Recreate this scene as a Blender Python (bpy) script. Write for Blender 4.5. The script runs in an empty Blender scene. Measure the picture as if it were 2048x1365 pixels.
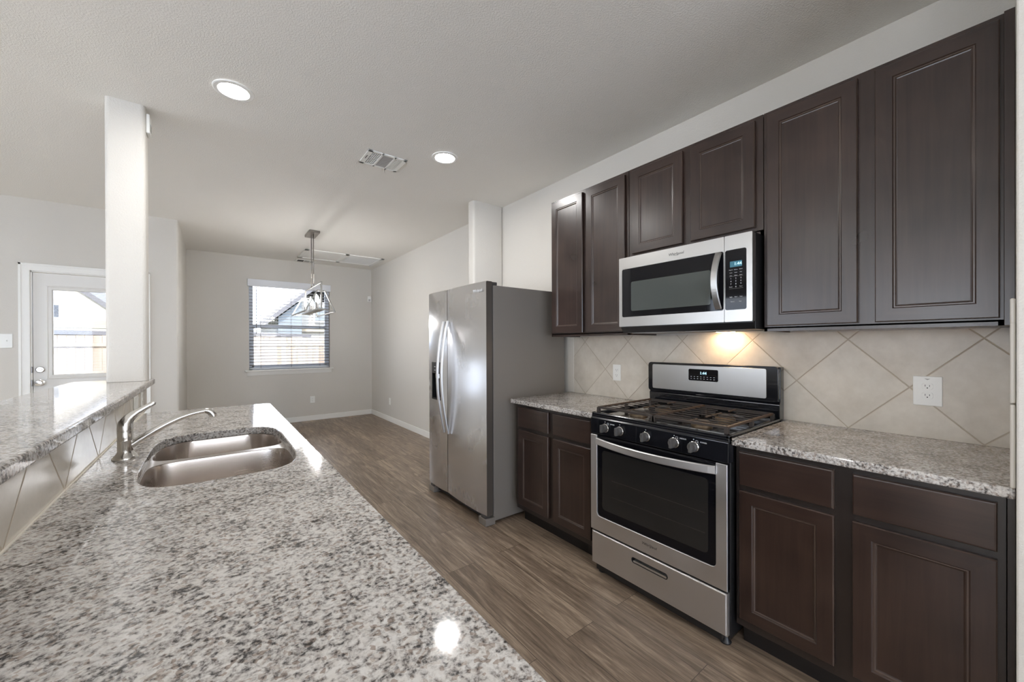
import bpy, bmesh, math, random
from mathutils import Vector, Matrix
random.seed(7)
S = bpy.context.scene
C = S.collection
PI = math.pi

# ------------------------------------------------------------------ camera
H = 1.3183                       # camera height
TH, PT, RO = 0.6577, -0.0028, 0.0037
def make_camera():
    cam = bpy.data.cameras.new('camera'); o = bpy.data.objects.new('camera', cam); C.objects.link(o)
    cam.sensor_width = 36; cam.lens = 774.86 / 2048 * 36
    cam.shift_y = 8.6 / 2048
    cam.clip_start = 0.02; cam.clip_end = 200
    fwd = Vector((math.sin(TH), math.cos(TH), 0)); rt = Vector((math.cos(TH), -math.sin(TH), 0)); up = Vector((0, 0, 1))
    up2 = math.cos(PT) * up - math.sin(PT) * fwd; f2 = math.cos(PT) * fwd + math.sin(PT) * up
    r3 = math.cos(RO) * rt - math.sin(RO) * up2; u3 = math.cos(RO) * up2 + math.sin(RO) * rt
    m = Matrix((r3, u3, -f2)).transposed().to_4x4(); m.translation = Vector((0, 0, H))
    o.matrix_world = m
    S.camera = o
make_camera()

# ------------------------------------------------------------------ world, sun, exposure
def make_world():
    w = bpy.data.worlds.new('sky'); S.world = w; w.use_nodes = True
    nt = w.node_tree; nt.nodes.clear()
    out = nt.nodes.new('ShaderNodeOutputWorld'); bg = nt.nodes.new('ShaderNodeBackground')
    tc = nt.nodes.new('ShaderNodeTexCoord'); mp = nt.nodes.new('ShaderNodeMapping')
    mp.inputs['Scale'].default_value = (1, 1, 3.5)
    nz = nt.nodes.new('ShaderNodeTexNoise'); nz.inputs['Scale'].default_value = 2.2; nz.inputs['Detail'].default_value = 6
    rp = nt.nodes.new('ShaderNodeValToRGB'); rp.color_ramp.elements[0].position = .38; rp.color_ramp.elements[1].position = .6
    rp.color_ramp.elements[0].color = (.58, .74, 1, 1); rp.color_ramp.elements[1].color = (1, 1, 1, 1)
    nt.links.new(tc.outputs['Generated'], mp.inputs['Vector']); nt.links.new(mp.outputs[0], nz.inputs['Vector'])
    nt.links.new(nz.outputs['Fac'], rp.inputs[0]); nt.links.new(rp.outputs[0], bg.inputs['Color'])
    bg.inputs['Strength'].default_value = SKY
    nt.links.new(bg.outputs[0], out.inputs[0])
    s = bpy.data.lights.new('sun', 'SUN'); s.energy = SUN; s.angle = .01; s.color = (1, .93, .84)
    so = bpy.data.objects.new('sun', s); C.objects.link(so)
    d = Vector((.50, .62, -.58)).normalized()      # from behind the house
    so.rotation_euler = d.to_track_quat('-Z', 'Y').to_euler()
SKY, SUN = 3.1, 4.2
make_world()
CAN_E = 100.0          # emission of the recessed ceiling lamps
PEND_E = 90.0
S.view_settings.view_transform = 'Standard'; S.view_settings.look = 'None'
S.view_settings.gamma = 1; S.view_settings.use_curve_mapping = False
S.view_settings.exposure = 1.38
S.cycles.max_bounces = 10; S.cycles.diffuse_bounces = 6; S.cycles.glossy_bounces = 5
S.cycles.sample_clamp_indirect = 4; S.cycles.use_denoising = True
S.cycles.caustics_reflective = False; S.cycles.caustics_refractive = False
S.cycles.transparent_max_bounces = 16

# ------------------------------------------------------------------ materials
def srgb(r, g, b):
    f = lambda c: (c / 255 / 12.92) if c / 255 <= .04045 else ((c / 255 + .055) / 1.055) ** 2.4
    return (f(r), f(g), f(b), 1)
def new_mat(name):
    m = bpy.data.materials.new(name); m.use_nodes = True
    nt = m.node_tree; b = nt.nodes['Principled BSDF']
    return m, nt, b
def N(nt, t, **kw):
    n = nt.nodes.new(t)
    for k, v in kw.items():
        if k in n.inputs: n.inputs[k].default_value = v
        else: setattr(n, k, v)
    return n
def L(nt, a, b): nt.links.new(a, b)
def plain(name, col, rough=.5, metal=0, coat=0, spec=.5, bump=0, bscale=200, emis=None, es=0, aniso=0):
    m, nt, b = new_mat(name)
    b.inputs['Base Color'].default_value = col; b.inputs['Roughness'].default_value = rough
    b.inputs['Metallic'].default_value = metal; b.inputs['Coat Weight'].default_value = coat
    b.inputs['Specular IOR Level'].default_value = spec
    if aniso:
        b.inputs['Anisotropic'].default_value = aniso
    if emis: b.inputs['Emission Color'].default_value = emis; b.inputs['Emission Strength'].default_value = es
    # faint tonal variation so that nothing is perfectly uniform
    tc = N(nt, 'ShaderNodeTexCoord'); nz = N(nt, 'ShaderNodeTexNoise', Scale=bscale, Detail=3.0)
    L(nt, tc.outputs['Object'], nz.inputs['Vector'])
    if bump:
        bp = N(nt, 'ShaderNodeBump', Strength=bump, Distance=.002); L(nt, nz.outputs['Fac'], bp.inputs['Height'])
        L(nt, bp.outputs[0], b.inputs['Normal'])
    elif not emis:
        nz.inputs['Scale'].default_value = 9
        mr = N(nt, 'ShaderNodeMapRange'); mr.inputs['To Min'].default_value = rough * .9; mr.inputs['To Max'].default_value = min(1, rough * 1.1)
        L(nt, nz.outputs['Fac'], mr.inputs['Value']); L(nt, mr.outputs[0], b.inputs['Roughness'])
    return m
def emission(name, col, strength):
    m = bpy.data.materials.new(name); m.use_nodes = True; nt = m.node_tree; nt.nodes.clear()
    e = N(nt, 'ShaderNodeEmission', Color=col, Strength=strength); o = N(nt, 'ShaderNodeOutputMaterial'); L(nt, e.outputs[0], o.inputs[0])
    return m
def glass(name, tint=(1, 1, 1, 1), refl=1.45):
    m = bpy.data.materials.new(name); m.use_nodes = True; nt = m.node_tree; nt.nodes.clear()
    t = N(nt, 'ShaderNodeBsdfTransparent', Color=tint); g = N(nt, 'ShaderNodeBsdfGlossy', Roughness=.02)
    fr = N(nt, 'ShaderNodeFresnel', IOR=refl); mx = N(nt, 'ShaderNodeMixShader'); o = N(nt, 'ShaderNodeOutputMaterial')
    L(nt, fr.outputs[0], mx.inputs[0]); L(nt, t.outputs[0], mx.inputs[1]); L(nt, g.outputs[0], mx.inputs[2]); L(nt, mx.outputs[0], o.inputs[0])
    return m
def wall_paint(name, col, bump=.2, scale=170):
    m, nt, b = new_mat(name)
    b.inputs['Base Color'].default_value = col; b.inputs['Roughness'].default_value = .75; b.inputs['Specular IOR Level'].default_value = .3
    ge = N(nt, 'ShaderNodeNewGeometry')
    nz = N(nt, 'ShaderNodeTexNoise', Scale=scale, Detail=2.0, Roughness=.6); L(nt, ge.outputs['Position'], nz.inputs['Vector'])
    rp = N(nt, 'ShaderNodeMapRange'); rp.inputs['From Min'].default_value = .4; rp.inputs['From Max'].default_value = .7
    L(nt, nz.outputs['Fac'], rp.inputs['Value'])
    bp = N(nt, 'ShaderNodeBump', Strength=bump, Distance=.0025); L(nt, rp.outputs[0], bp.inputs['Height']); L(nt, bp.outputs[0], b.inputs['Normal'])
    return m
def wood(name, dark, light, axis, rough=.3, coat=.3, gs=1.0):
    """stained wood: grain runs along the given axis"""
    m, nt, b = new_mat(name)
    ge = N(nt, 'ShaderNodeNewGeometry'); mp = N(nt, 'ShaderNodeMapping')
    sc = {'x': (2, 45, 45), 'y': (45, 2, 45), 'z': (45, 45, 2)}[axis]
    mp.inputs['Scale'].default_value = [s * gs for s in sc]
    L(nt, ge.outputs['Position'], mp.inputs['Vector'])
    n1 = N(nt, 'ShaderNodeTexNoise', Scale=1.0, Detail=6.0, Roughness=.62, Distortion=.6); L(nt, mp.outputs[0], n1.inputs['Vector'])
    n2 = N(nt, 'ShaderNodeTexNoise', Scale=5.0, Detail=2.0); L(nt, ge.outputs['Position'], n2.inputs['Vector'])
    ad = N(nt, 'ShaderNodeMath', operation='MULTIPLY_ADD'); ad.inputs[1].default_value = .5; L(nt, n2.outputs['Fac'], ad.inputs[0])
    hf = N(nt, 'ShaderNodeMath', operation='MULTIPLY'); hf.inputs[1].default_value = .5; L(nt, n1.outputs['Fac'], hf.inputs[0])
    L(nt, hf.outputs[0], ad.inputs[2])
    rp = N(nt, 'ShaderNodeValToRGB'); rp.color_ramp.elements[0].position = .35; rp.color_ramp.elements[1].position = .68
    rp.color_ramp.elements[0].color = dark; rp.color_ramp.elements[1].color = light
    L(nt, ad.outputs[0], rp.inputs[0]); L(nt, rp.outputs[0], b.inputs['Base Color'])
    mr = N(nt, 'ShaderNodeMapRange'); mr.inputs['To Min'].default_value = rough * .8; mr.inputs['To Max'].default_value = rough * 1.25
    L(nt, n2.outputs['Fac'], mr.inputs['Value']); L(nt, mr.outputs[0], b.inputs['Roughness'])
    b.inputs['Coat Weight'].default_value = coat; b.inputs['Coat Roughness'].default_value = .22
    bp = N(nt, 'ShaderNodeBump', Strength=.12, Distance=.001); L(nt, n1.outputs['Fac'], bp.inputs['Height']); L(nt, bp.outputs[0], b.inputs['Normal'])
    return m
def granite(name):
    m, nt, b = new_mat(name)
    ge = N(nt, 'ShaderNodeNewGeometry')
    wn = N(nt, 'ShaderNodeTexNoise', Scale=40.0, Detail=2.0); L(nt, ge.outputs['Position'], wn.inputs['Vector'])
    # distort the lookup so that the crystals are irregular
    sb = N(nt, 'ShaderNodeVectorMath', operation='SUBTRACT'); sb.inputs[1].default_value = (.5, .5, .5); L(nt, wn.outputs['Color'], sb.inputs[0])
    sl = N(nt, 'ShaderNodeVectorMath', operation='SCALE'); sl.inputs['Scale'].default_value = .012; L(nt, sb.outputs[0], sl.inputs[0])
    av = N(nt, 'ShaderNodeVectorMath', operation='ADD'); L(nt, ge.outputs['Position'], av.inputs[0]); L(nt, sl.outputs[0], av.inputs[1])
    n1 = N(nt, 'ShaderNodeTexNoise', Scale=112.0, Detail=4.0, Roughness=.62); L(nt, av.outputs[0], n1.inputs['Vector'])
    nl = N(nt, 'ShaderNodeTexNoise', Scale=14.0, Detail=2.0); L(nt, ge.outputs['Position'], nl.inputs['Vector'])
    ml = N(nt, 'ShaderNodeMath', operation='MULTIPLY_ADD'); ml.inputs[1].default_value = .30; L(nt, nl.outputs['Fac'], ml.inputs[0]); L(nt, n1.outputs['Fac'], ml.inputs[2])
    r1 = N(nt, 'ShaderNodeValToRGB'); cr = r1.color_ramp
    cr.elements[0].position = .49; cr.elements[0].color = (.055, .053, .052, 1)
    cr.elements[1].position = .76; cr.elements[1].color = (.65, .635, .61, 1)
    for p, c in ((.545, (.20, .19, .182, 1)), (.59, (.33, .31, .295, 1)), (.64, (.47, .45, .43, 1))):
        e = cr.elements.new(p); e.color = c
    L(nt, ml.outputs[0], r1.inputs[0])
    v = N(nt, 'ShaderNodeTexVoronoi', Scale=170.0); L(nt, av.outputs[0], v.inputs['Vector'])
    hs = N(nt, 'ShaderNodeSeparateColor'); L(nt, v.outputs['Color'], hs.inputs[0])
    r2 = N(nt, 'ShaderNodeValToRGB'); c2 = r2.color_ramp
    c2.elements[0].position = 0; c2.elements[0].color = (.42, .33, .28, 1); c2.elements[1].position = 1; c2.elements[1].color = (1, 1, 1, 1)
    for p, c in ((.1, (.62, .53, .47, 1)), (.22, (.88, .85, .83, 1))):
        e = c2.elements.new(p); e.color = c
    L(nt, hs.outputs[0], r2.inputs[0])
    mx = N(nt, 'ShaderNodeMix', data_type='RGBA', blend_type='MULTIPLY'); mx.inputs[0].default_value = .8
    L(nt, r1.outputs[0], mx.inputs[6]); L(nt, r2.outputs[0], mx.inputs[7])
    L(nt, mx.outputs[2], b.inputs['Base Color'])
    b.inputs['Roughness'].default_value = .07; b.inputs['Specular IOR Level'].default_value = .55
    return m
def tile(name, y0, py, z0, pz, c1, c2, grout, rough=.3, gw=.009):
    m, nt, b = new_mat(name)
    ge = N(nt, 'ShaderNodeNewGeometry'); sx = N(nt, 'ShaderNodeSeparateXYZ'); L(nt, ge.outputs['Position'], sx.inputs[0])
    def lin(o, off, p):
        a = N(nt, 'ShaderNodeMath', operation='SUBTRACT'); L(nt, o, a.inputs[0]); a.inputs[1].default_value = off
        d = N(nt, 'ShaderNodeMath', operation='DIVIDE'); L(nt, a.outputs[0], d.inputs[0]); d.inputs[1].default_value = p
        return d.outputs[0]
    yy, zz = lin(sx.outputs['Y'], y0, py), lin(sx.outputs['Z'], z0, pz)
    ds, fl = [], []
    for op in ('ADD', 'SUBTRACT'):
        a = N(nt, 'ShaderNodeMath', operation=op); L(nt, yy, a.inputs[0]); L(nt, zz, a.inputs[1])
        f = N(nt, 'ShaderNodeMath', operation='FLOOR'); L(nt, a.outputs[0], f.inputs[0]); fl.append(f.outputs[0])
        h = N(nt, 'ShaderNodeMath', operation='ADD'); L(nt, a.outputs[0], h.inputs[0]); h.inputs[1].default_value = .5
        fr = N(nt, 'ShaderNodeMath', operation='FRACT'); L(nt, h.outputs[0], fr.inputs[0])
        s = N(nt, 'ShaderNodeMath', operation='SUBTRACT'); L(nt, fr.outputs[0], s.inputs[0]); s.inputs[1].default_value = .5
        ab = N(nt, 'ShaderNodeMath', operation='ABSOLUTE'); L(nt, s.outputs[0], ab.inputs[0]); ds.append(ab.outputs[0])
    mn = N(nt, 'ShaderNodeMath', operation='MINIMUM'); L(nt, ds[0], mn.inputs[0]); L(nt, ds[1], mn.inputs[1])
    mr = N(nt, 'ShaderNodeMapRange'); mr.inputs['From Min'].default_value = gw * .55; mr.inputs['From Max'].default_value = gw * 1.15
    L(nt, mn.outputs[0], mr.inputs['Value'])
    cb = N(nt, 'ShaderNodeCombineXYZ'); L(nt, fl[0], cb.inputs[0]); L(nt, fl[1], cb.inputs[1])
    wn = N(nt, 'ShaderNodeTexWhiteNoise', noise_dimensions='3D'); L(nt, cb.outputs[0], wn.inputs['Vector'])
    nz = N(nt, 'ShaderNodeTexNoise', Scale=11.0, Detail=5.0, Roughness=.65); L(nt, ge.outputs['Position'], nz.inputs['Vector'])
    a2 = N(nt, 'ShaderNodeMath', operation='MULTIPLY_ADD'); L(nt, wn.outputs['Value'], a2.inputs[0]); a2.inputs[1].default_value = .35; L(nt, nz.outputs['Fac'], a2.inputs[2])
    rp = N(nt, 'ShaderNodeMapRange'); rp.inputs['From Min'].default_value = .35; rp.inputs['From Max'].default_value = 1.0; L(nt, a2.outputs[0], rp.inputs['Value'])
    m1 = N(nt, 'ShaderNodeMix', data_type='RGBA'); L(nt, rp.outputs[0], m1.inputs[0]); m1.inputs[6].default_value = c1; m1.inputs[7].default_value = c2
    m2 = N(nt, 'ShaderNodeMix', data_type='RGBA'); L(nt, mr.outputs[0], m2.inputs[0]); m2.inputs[6].default_value = grout; L(nt, m1.outputs[2], m2.inputs[7])
    L(nt, m2.outputs[2], b.inputs['Base Color'])
    r3 = N(nt, 'ShaderNodeMapRange'); r3.inputs['To Min'].default_value = .8; r3.inputs['To Max'].default_value = rough
    L(nt, mr.outputs[0], r3.inputs['Value']); L(nt, r3.outputs[0], b.inputs['Roughness'])
    bp = N(nt, 'ShaderNodeBump', Strength=.6, Distance=.002); L(nt, mr.outputs[0], bp.inputs['Height']); L(nt, bp.outputs[0], b.inputs['Normal'])
    return m
def floor_mat():
    m, nt, b = new_mat('vinyl_plank')
    ge = N(nt, 'ShaderNodeNewGeometry'); sx = N(nt, 'ShaderNodeSeparateXYZ'); L(nt, ge.outputs['Position'], sx.inputs[0])
    cb = N(nt, 'ShaderNodeCombineXYZ'); L(nt, sx.outputs['Y'], cb.inputs[0]); L(nt, sx.outputs['X'], cb.inputs[1])
    br = N(nt, 'ShaderNodeTexBrick'); br.offset = .37; br.offset_frequency = 2
    for k, v in (('Scale', 1.0), ('Mortar Size', .0011), ('Mortar Smooth', .1), ('Bias', 0.0), ('Brick Width', 1.22), ('Row Height', .178)): br.inputs[k].default_value = v
    br.inputs['Color1'].default_value = (0, 0, 0, 1); br.inputs['Color2'].default_value = (1, 1, 1, 1); br.inputs['Mortar'].default_value = (.5, .5, .5, 1)
    L(nt, cb.outputs[0], br.inputs['Vector'])
    # grain, shifted from plank to plank
    sc = N(nt, 'ShaderNodeVectorMath', operation='SCALE'); sc.inputs['Scale'].default_value = 7.3; L(nt, br.outputs['Color'], sc.inputs[0])
    ad = N(nt, 'ShaderNodeVectorMath', operation='ADD'); L(nt, ge.outputs['Position'], ad.inputs[0]); L(nt, sc.outputs[0], ad.inputs[1])
    mp = N(nt, 'ShaderNodeMapping'); mp.inputs['Scale'].default_value = (34, 2.6, 1); L(nt, ad.outputs[0], mp.inputs['Vector'])
    n1 = N(nt, 'ShaderNodeTexNoise', Scale=1.0, Detail=9.0, Roughness=.66, Distortion=.9); L(nt, mp.outputs[0], n1.inputs['Vector'])
    mp2 = N(nt, 'ShaderNodeMapping'); mp2.inputs['Scale'].default_value = (150, 7, 1); L(nt, ad.outputs[0], mp2.inputs['Vector'])
    n2 = N(nt, 'ShaderNodeTexNoise', Scale=1.0, Detail=4.0, Roughness=.7); L(nt, mp2.outputs[0], n2.inputs['Vector'])
    a = N(nt, 'ShaderNodeMath', operation='MULTIPLY_ADD'); L(nt, n2.outputs['Fac'], a.inputs[0]); a.inputs[1].default_value = .45; L(nt, n1.outputs['Fac'], a.inputs[2])
    pl = N(nt, 'ShaderNodeMath', operation='MULTIPLY_ADD'); L(nt, br.outputs['Color'], pl.inputs[0]); pl.inputs[1].default_value = .13; L(nt, a.outputs[0], pl.inputs[2])
    rp = N(nt, 'ShaderNodeValToRGB'); cr = rp.color_ramp
    cr.elements[0].position = .5; cr.elements[0].color = srgb(78, 62, 50); cr.elements[1].position = 1.0; cr.elements[1].color = srgb(176, 156, 135)
    e = cr.elements.new(.68); e.color = srgb(114, 98, 83); e = cr.elements.new(.82); e.color = srgb(138, 120, 103)
    L(nt, pl.outputs[0], rp.inputs[0])
    mx = N(nt, 'ShaderNodeMix', data_type='RGBA'); L(nt, br.outputs['Fac'], mx.inputs[0]); L(nt, rp.outputs[0], mx.inputs[6]); mx.inputs[7].default_value = srgb(62, 50, 42)
    L(nt, mx.outputs[2], b.inputs['Base Color'])
    b.inputs['Roughness'].default_value = .34; b.inputs['Specular IOR Level'].default_value = .5
    bp = N(nt, 'ShaderNodeBump', Strength=.25, Distance=.001); L(nt, a.outputs[0], bp.inputs['Height']); L(nt, bp.outputs[0], b.inputs['Normal'])
    return m
def steel(name, col, rough=.28, axis='y', aniso=.0, streak=.04):
    """brushed steel: fine scratches along an axis"""
    m, nt, b = new_mat(name)
    ge = N(nt, 'ShaderNodeNewGeometry'); mp = N(nt, 'ShaderNodeMapping')
    mp.inputs['Scale'].default_value = {'x': (3, 700, 700), 'y': (700, 3, 700), 'z': (700, 700, 3)}[axis]
    L(nt, ge.outputs['Position'], mp.inputs['Vector'])
    n1 = N(nt, 'ShaderNodeTexNoise', Scale=1.0, Detail=3.0); L(nt, mp.outputs[0], n1.inputs['Vector'])
    n2 = N(nt, 'ShaderNodeTexNoise', Scale=4.0, Detail=3.0); L(nt, ge.outputs['Position'], n2.inputs['Vector'])
    b.inputs['Metallic'].default_value = 1; b.inputs['Base Color'].default_value = col
    mr = N(nt, 'ShaderNodeMapRange'); mr.inputs['To Min'].default_value = rough * .75; mr.inputs['To Max'].default_value = rough * 1.3
    L(nt, n2.outputs['Fac'], mr.inputs['Value']); L(nt, mr.outputs[0], b.inputs['Roughness'])
    n3 = N(nt, 'ShaderNodeMath', operation='MULTIPLY_ADD'); L(nt, n1.outputs['Fac'], n3.inputs[0]); n3.inputs[1].default_value = streak; L(nt, mr.outputs[0], n3.inputs[2])
    L(nt, n3.outputs[0], b.inputs['Roughness'])
    if aniso:
        b.inputs['Anisotropic'].default_value = aniso
        tg = N(nt, 'ShaderNodeTangent', direction_type='RADIAL', axis='Z'); L(nt, tg.outputs[0], b.inputs['Tangent'])
    return m
def siding(name, col):
    m, nt, b = new_mat(name); b.inputs['Base Color'].default_value = col; b.inputs['Roughness'].default_value = .8
    ge = N(nt, 'ShaderNodeNewGeometry'); sx = N(nt, 'ShaderNodeSeparateXYZ'); L(nt, ge.outputs['Position'], sx.inputs[0])
    d = N(nt, 'ShaderNodeMath', operation='MULTIPLY'); L(nt, sx.outputs['Z'], d.inputs[0]); d.inputs[1].default_value = 6
    f = N(nt, 'ShaderNodeMath', operation='FRACT'); L(nt, d.outputs[0], f.inputs[0])
    bp = N(nt, 'ShaderNodeBump', Strength=1.0, Distance=.03); L(nt, f.outputs[0], bp.inputs['Height']); L(nt, bp.outputs[0], b.inputs['Normal'])
    return m
def picket_mat():
    m, nt, b = new_mat('fence_wood'); b.inputs['Roughness'].default_value = .85
    ge = N(nt, 'ShaderNodeNewGeometry'); mp = N(nt, 'ShaderNodeMapping'); mp.inputs['Scale'].default_value = (7, 7, .8); L(nt, ge.outputs['Position'], mp.inputs['Vector'])
    n1 = N(nt, 'ShaderNodeTexNoise', Scale=1.0, Detail=5.0); L(nt, mp.outputs[0], n1.inputs['Vector'])
    rp = N(nt, 'ShaderNodeValToRGB'); rp.color_ramp.elements[0].position = .3; rp.color_ramp.elements[1].position = .7
    rp.color_ramp.elements[0].color = srgb(112, 100, 90); rp.color_ramp.elements[1].color = srgb(150, 139, 128)
    L(nt, n1.outputs['Fac'], rp.inputs[0]); L(nt, rp.outputs[0], b.inputs['Base Color'])
    return m

M = {}
WALLC = srgb(211, 207, 200)
M['wall'] = wall_paint('wall_paint', WALLC)
M['pillar'] = wall_paint('pillar_paint', WALLC, bump=.3, scale=120)
M['ceiling'] = wall_paint('ceiling_paint', srgb(232, 229, 223), bump=.4, scale=130)
M['carpet'] = plain('beige_carpet', srgb(205, 196, 182), .95, bump=1.0, bscale=300)  # pale floor covering added in the unseen living area as a light bounce
M['trim'] = plain('white_trim', srgb(236, 235, 231), .35)
M['door'] = plain('door_paint', srgb(226, 224, 220), .4)
M['floor'] = floor_mat()
CD, CL = srgb(40, 28, 24), srgb(62, 46, 39)
M['wood_v'] = wood('espresso_vertical', CD, CL, 'z')
M['wood_h'] = wood('espresso_horizontal', CD, CL, 'y')
M['carcass'] = wood('espresso_carcass', srgb(34, 27, 24), srgb(46, 37, 33), 'z', rough=.35)
M['wood_edge'] = wood('worn_bead', srgb(60, 48, 42), srgb(86, 71, 63), 'z', rough=.3)  # paler edges: worn paint plus edge highlights put into the colour
M['toekick'] = plain('toe_kick_black', srgb(28, 24, 23), .5)
M['maple'] = wood('maple_underside', srgb(186, 150, 108), srgb(212, 180, 138), 'y', rough=.5, coat=0)
M['granite'] = granite('granite')
TC = (srgb(197, 188, 174), srgb(222, 215, 203), srgb(186, 174, 156))
M['tile'] = tile('diamond_tile', .070, .4115, .914, .421, *TC, rough=.35)
M['tile_island'] = tile('diamond_tile_island', 1.215, .405, .914, .421, *TC, rough=.16, gw=.012)
M['tile_edge'] = plain('tile_border', srgb(212, 206, 196), .35)
M['caulk'] = plain('caulk', srgb(232, 226, 214), .5)
M['steel'] = steel('brushed_steel', (.74, .73, .725, 1), .40, 'y')
M['steel_bright'] = steel('brushed_steel_upper', (.52, .515, .505, 1), .30, 'y')
M['steel_v'] = steel('brushed_steel_fridge', (.66, .66, .67, 1), .23, 'z', aniso=.5)
M['sink'] = steel('sink_steel', (.60, .555, .52, 1), .24, 'x')
M['handle'] = steel('handle_steel', (.78, .78, .79, 1), .38, 'z', streak=.03)
M['chrome'] = plain('brushed_nickel', (.66, .64, .61, 1), .18, metal=1)
M['nickel_dark'] = plain('dark_nickel', (.28, .26, .24, 1), .3, metal=1)
M['fridge_side'] = plain('fridge_side_grey', srgb(128, 121, 114), .45, bump=.12, bscale=900)
M['door_side'] = plain('door_side_grey', srgb(92, 85, 79), .3, metal=.3)
M['gasket'] = plain('gasket_grey', srgb(70, 66, 63), .6)
M['black'] = plain('black_enamel', (.008, .009, .012, 1), .12, coat=.5)
M['black_rough'] = plain('black_plastic', (.012, .012, .013, 1), .35, bump=.1, bscale=500)
M['black_glass'] = plain('black_glass', (.006, .006, .008, 1), .04, spec=.25)
M['oven_glass'] = plain('oven_window', (.022, .021, .020, 1), .06, spec=.35)
M['mw_glass'] = plain('microwave_window', (.075, .085, .080, 1), .05, spec=.5)
M['iron'] = plain('cast_iron', srgb(58, 51, 47), .5, bump=.5, bscale=300)
M['iron_rust'] = plain('cast_iron_rusty', srgb(84, 67, 54), .55, bump=.5, bscale=300)
M['burner'] = plain('burner_cap', (.02, .02, .02, 1), .4)
M['brass'] = plain('burner_ring', srgb(120, 104, 84), .45, metal=.8)
M['knob'] = plain('knob_grey', srgb(104, 102, 100), .32, metal=.4)
M['plastic'] = plain('white_plastic', srgb(238, 238, 234), .3)
M['slot'] = plain('dark_slot', srgb(40, 38, 36), .6)
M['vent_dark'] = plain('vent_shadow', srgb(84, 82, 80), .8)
M['grille'] = plain('grille_white', srgb(222, 222, 220), .6)
M['nickel'] = plain('satin_nickel', (.30, .285, .255, 1), .45, metal=1)
M['vent_grey'] = plain('vent_grey', srgb(176, 174, 171), .6)
M['blind'] = plain('blind_white', srgb(228, 230, 235), .5)
M['slat'] = plain('slat_grey', srgb(118, 114, 111), .5)  # white slats, darkened to paint in their backlit, shaded undersides
M['cord'] = plain('blind_cord', srgb(120, 112, 106), .7)
M['vinyl'] = plain('vinyl_frame', srgb(226, 232, 242), .4)
M['glass'] = glass('window_glass')
M['lamp'] = emission('lamp_diffuser', (1, .985, .965, 1), CAN_E)
M['hood_lamp'] = emission('hood_lamp', (1, .66, .36, 1), 42.0)
M['bulb'] = emission('bulb_glow', (1, .985, .97, 1), PEND_E)
M['lcd'] = emission('blue_digits', (.45, .8, 1, 1), .9)
M['lcd_back'] = plain('display_back', srgb(24, 66, 80), .3, emis=(.02, .12, .17, 1), es=.35)
M['print'] = plain('white_print', srgb(214, 216, 218), .5)
M['logo'] = plain('logo_grey', srgb(96, 94, 92), .4, metal=.3)
M['logo_light'] = plain('logo_light', srgb(224, 226, 228), .3)
M['fence'] = picket_mat()
M['siding'] = siding('lap_siding', srgb(165, 163, 158))
M['siding_grey'] = siding('lap_siding_grey', srgb(108, 116, 122))
M['roof'] = plain('shingles', srgb(84, 84, 88), .9, bump=.6, bscale=60)
M['fascia'] = plain('tan_fascia', srgb(140, 130, 112), .7)
M['grass'] = plain('dry_grass', srgb(120, 116, 92), .95, bump=.8, bscale=80)

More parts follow.
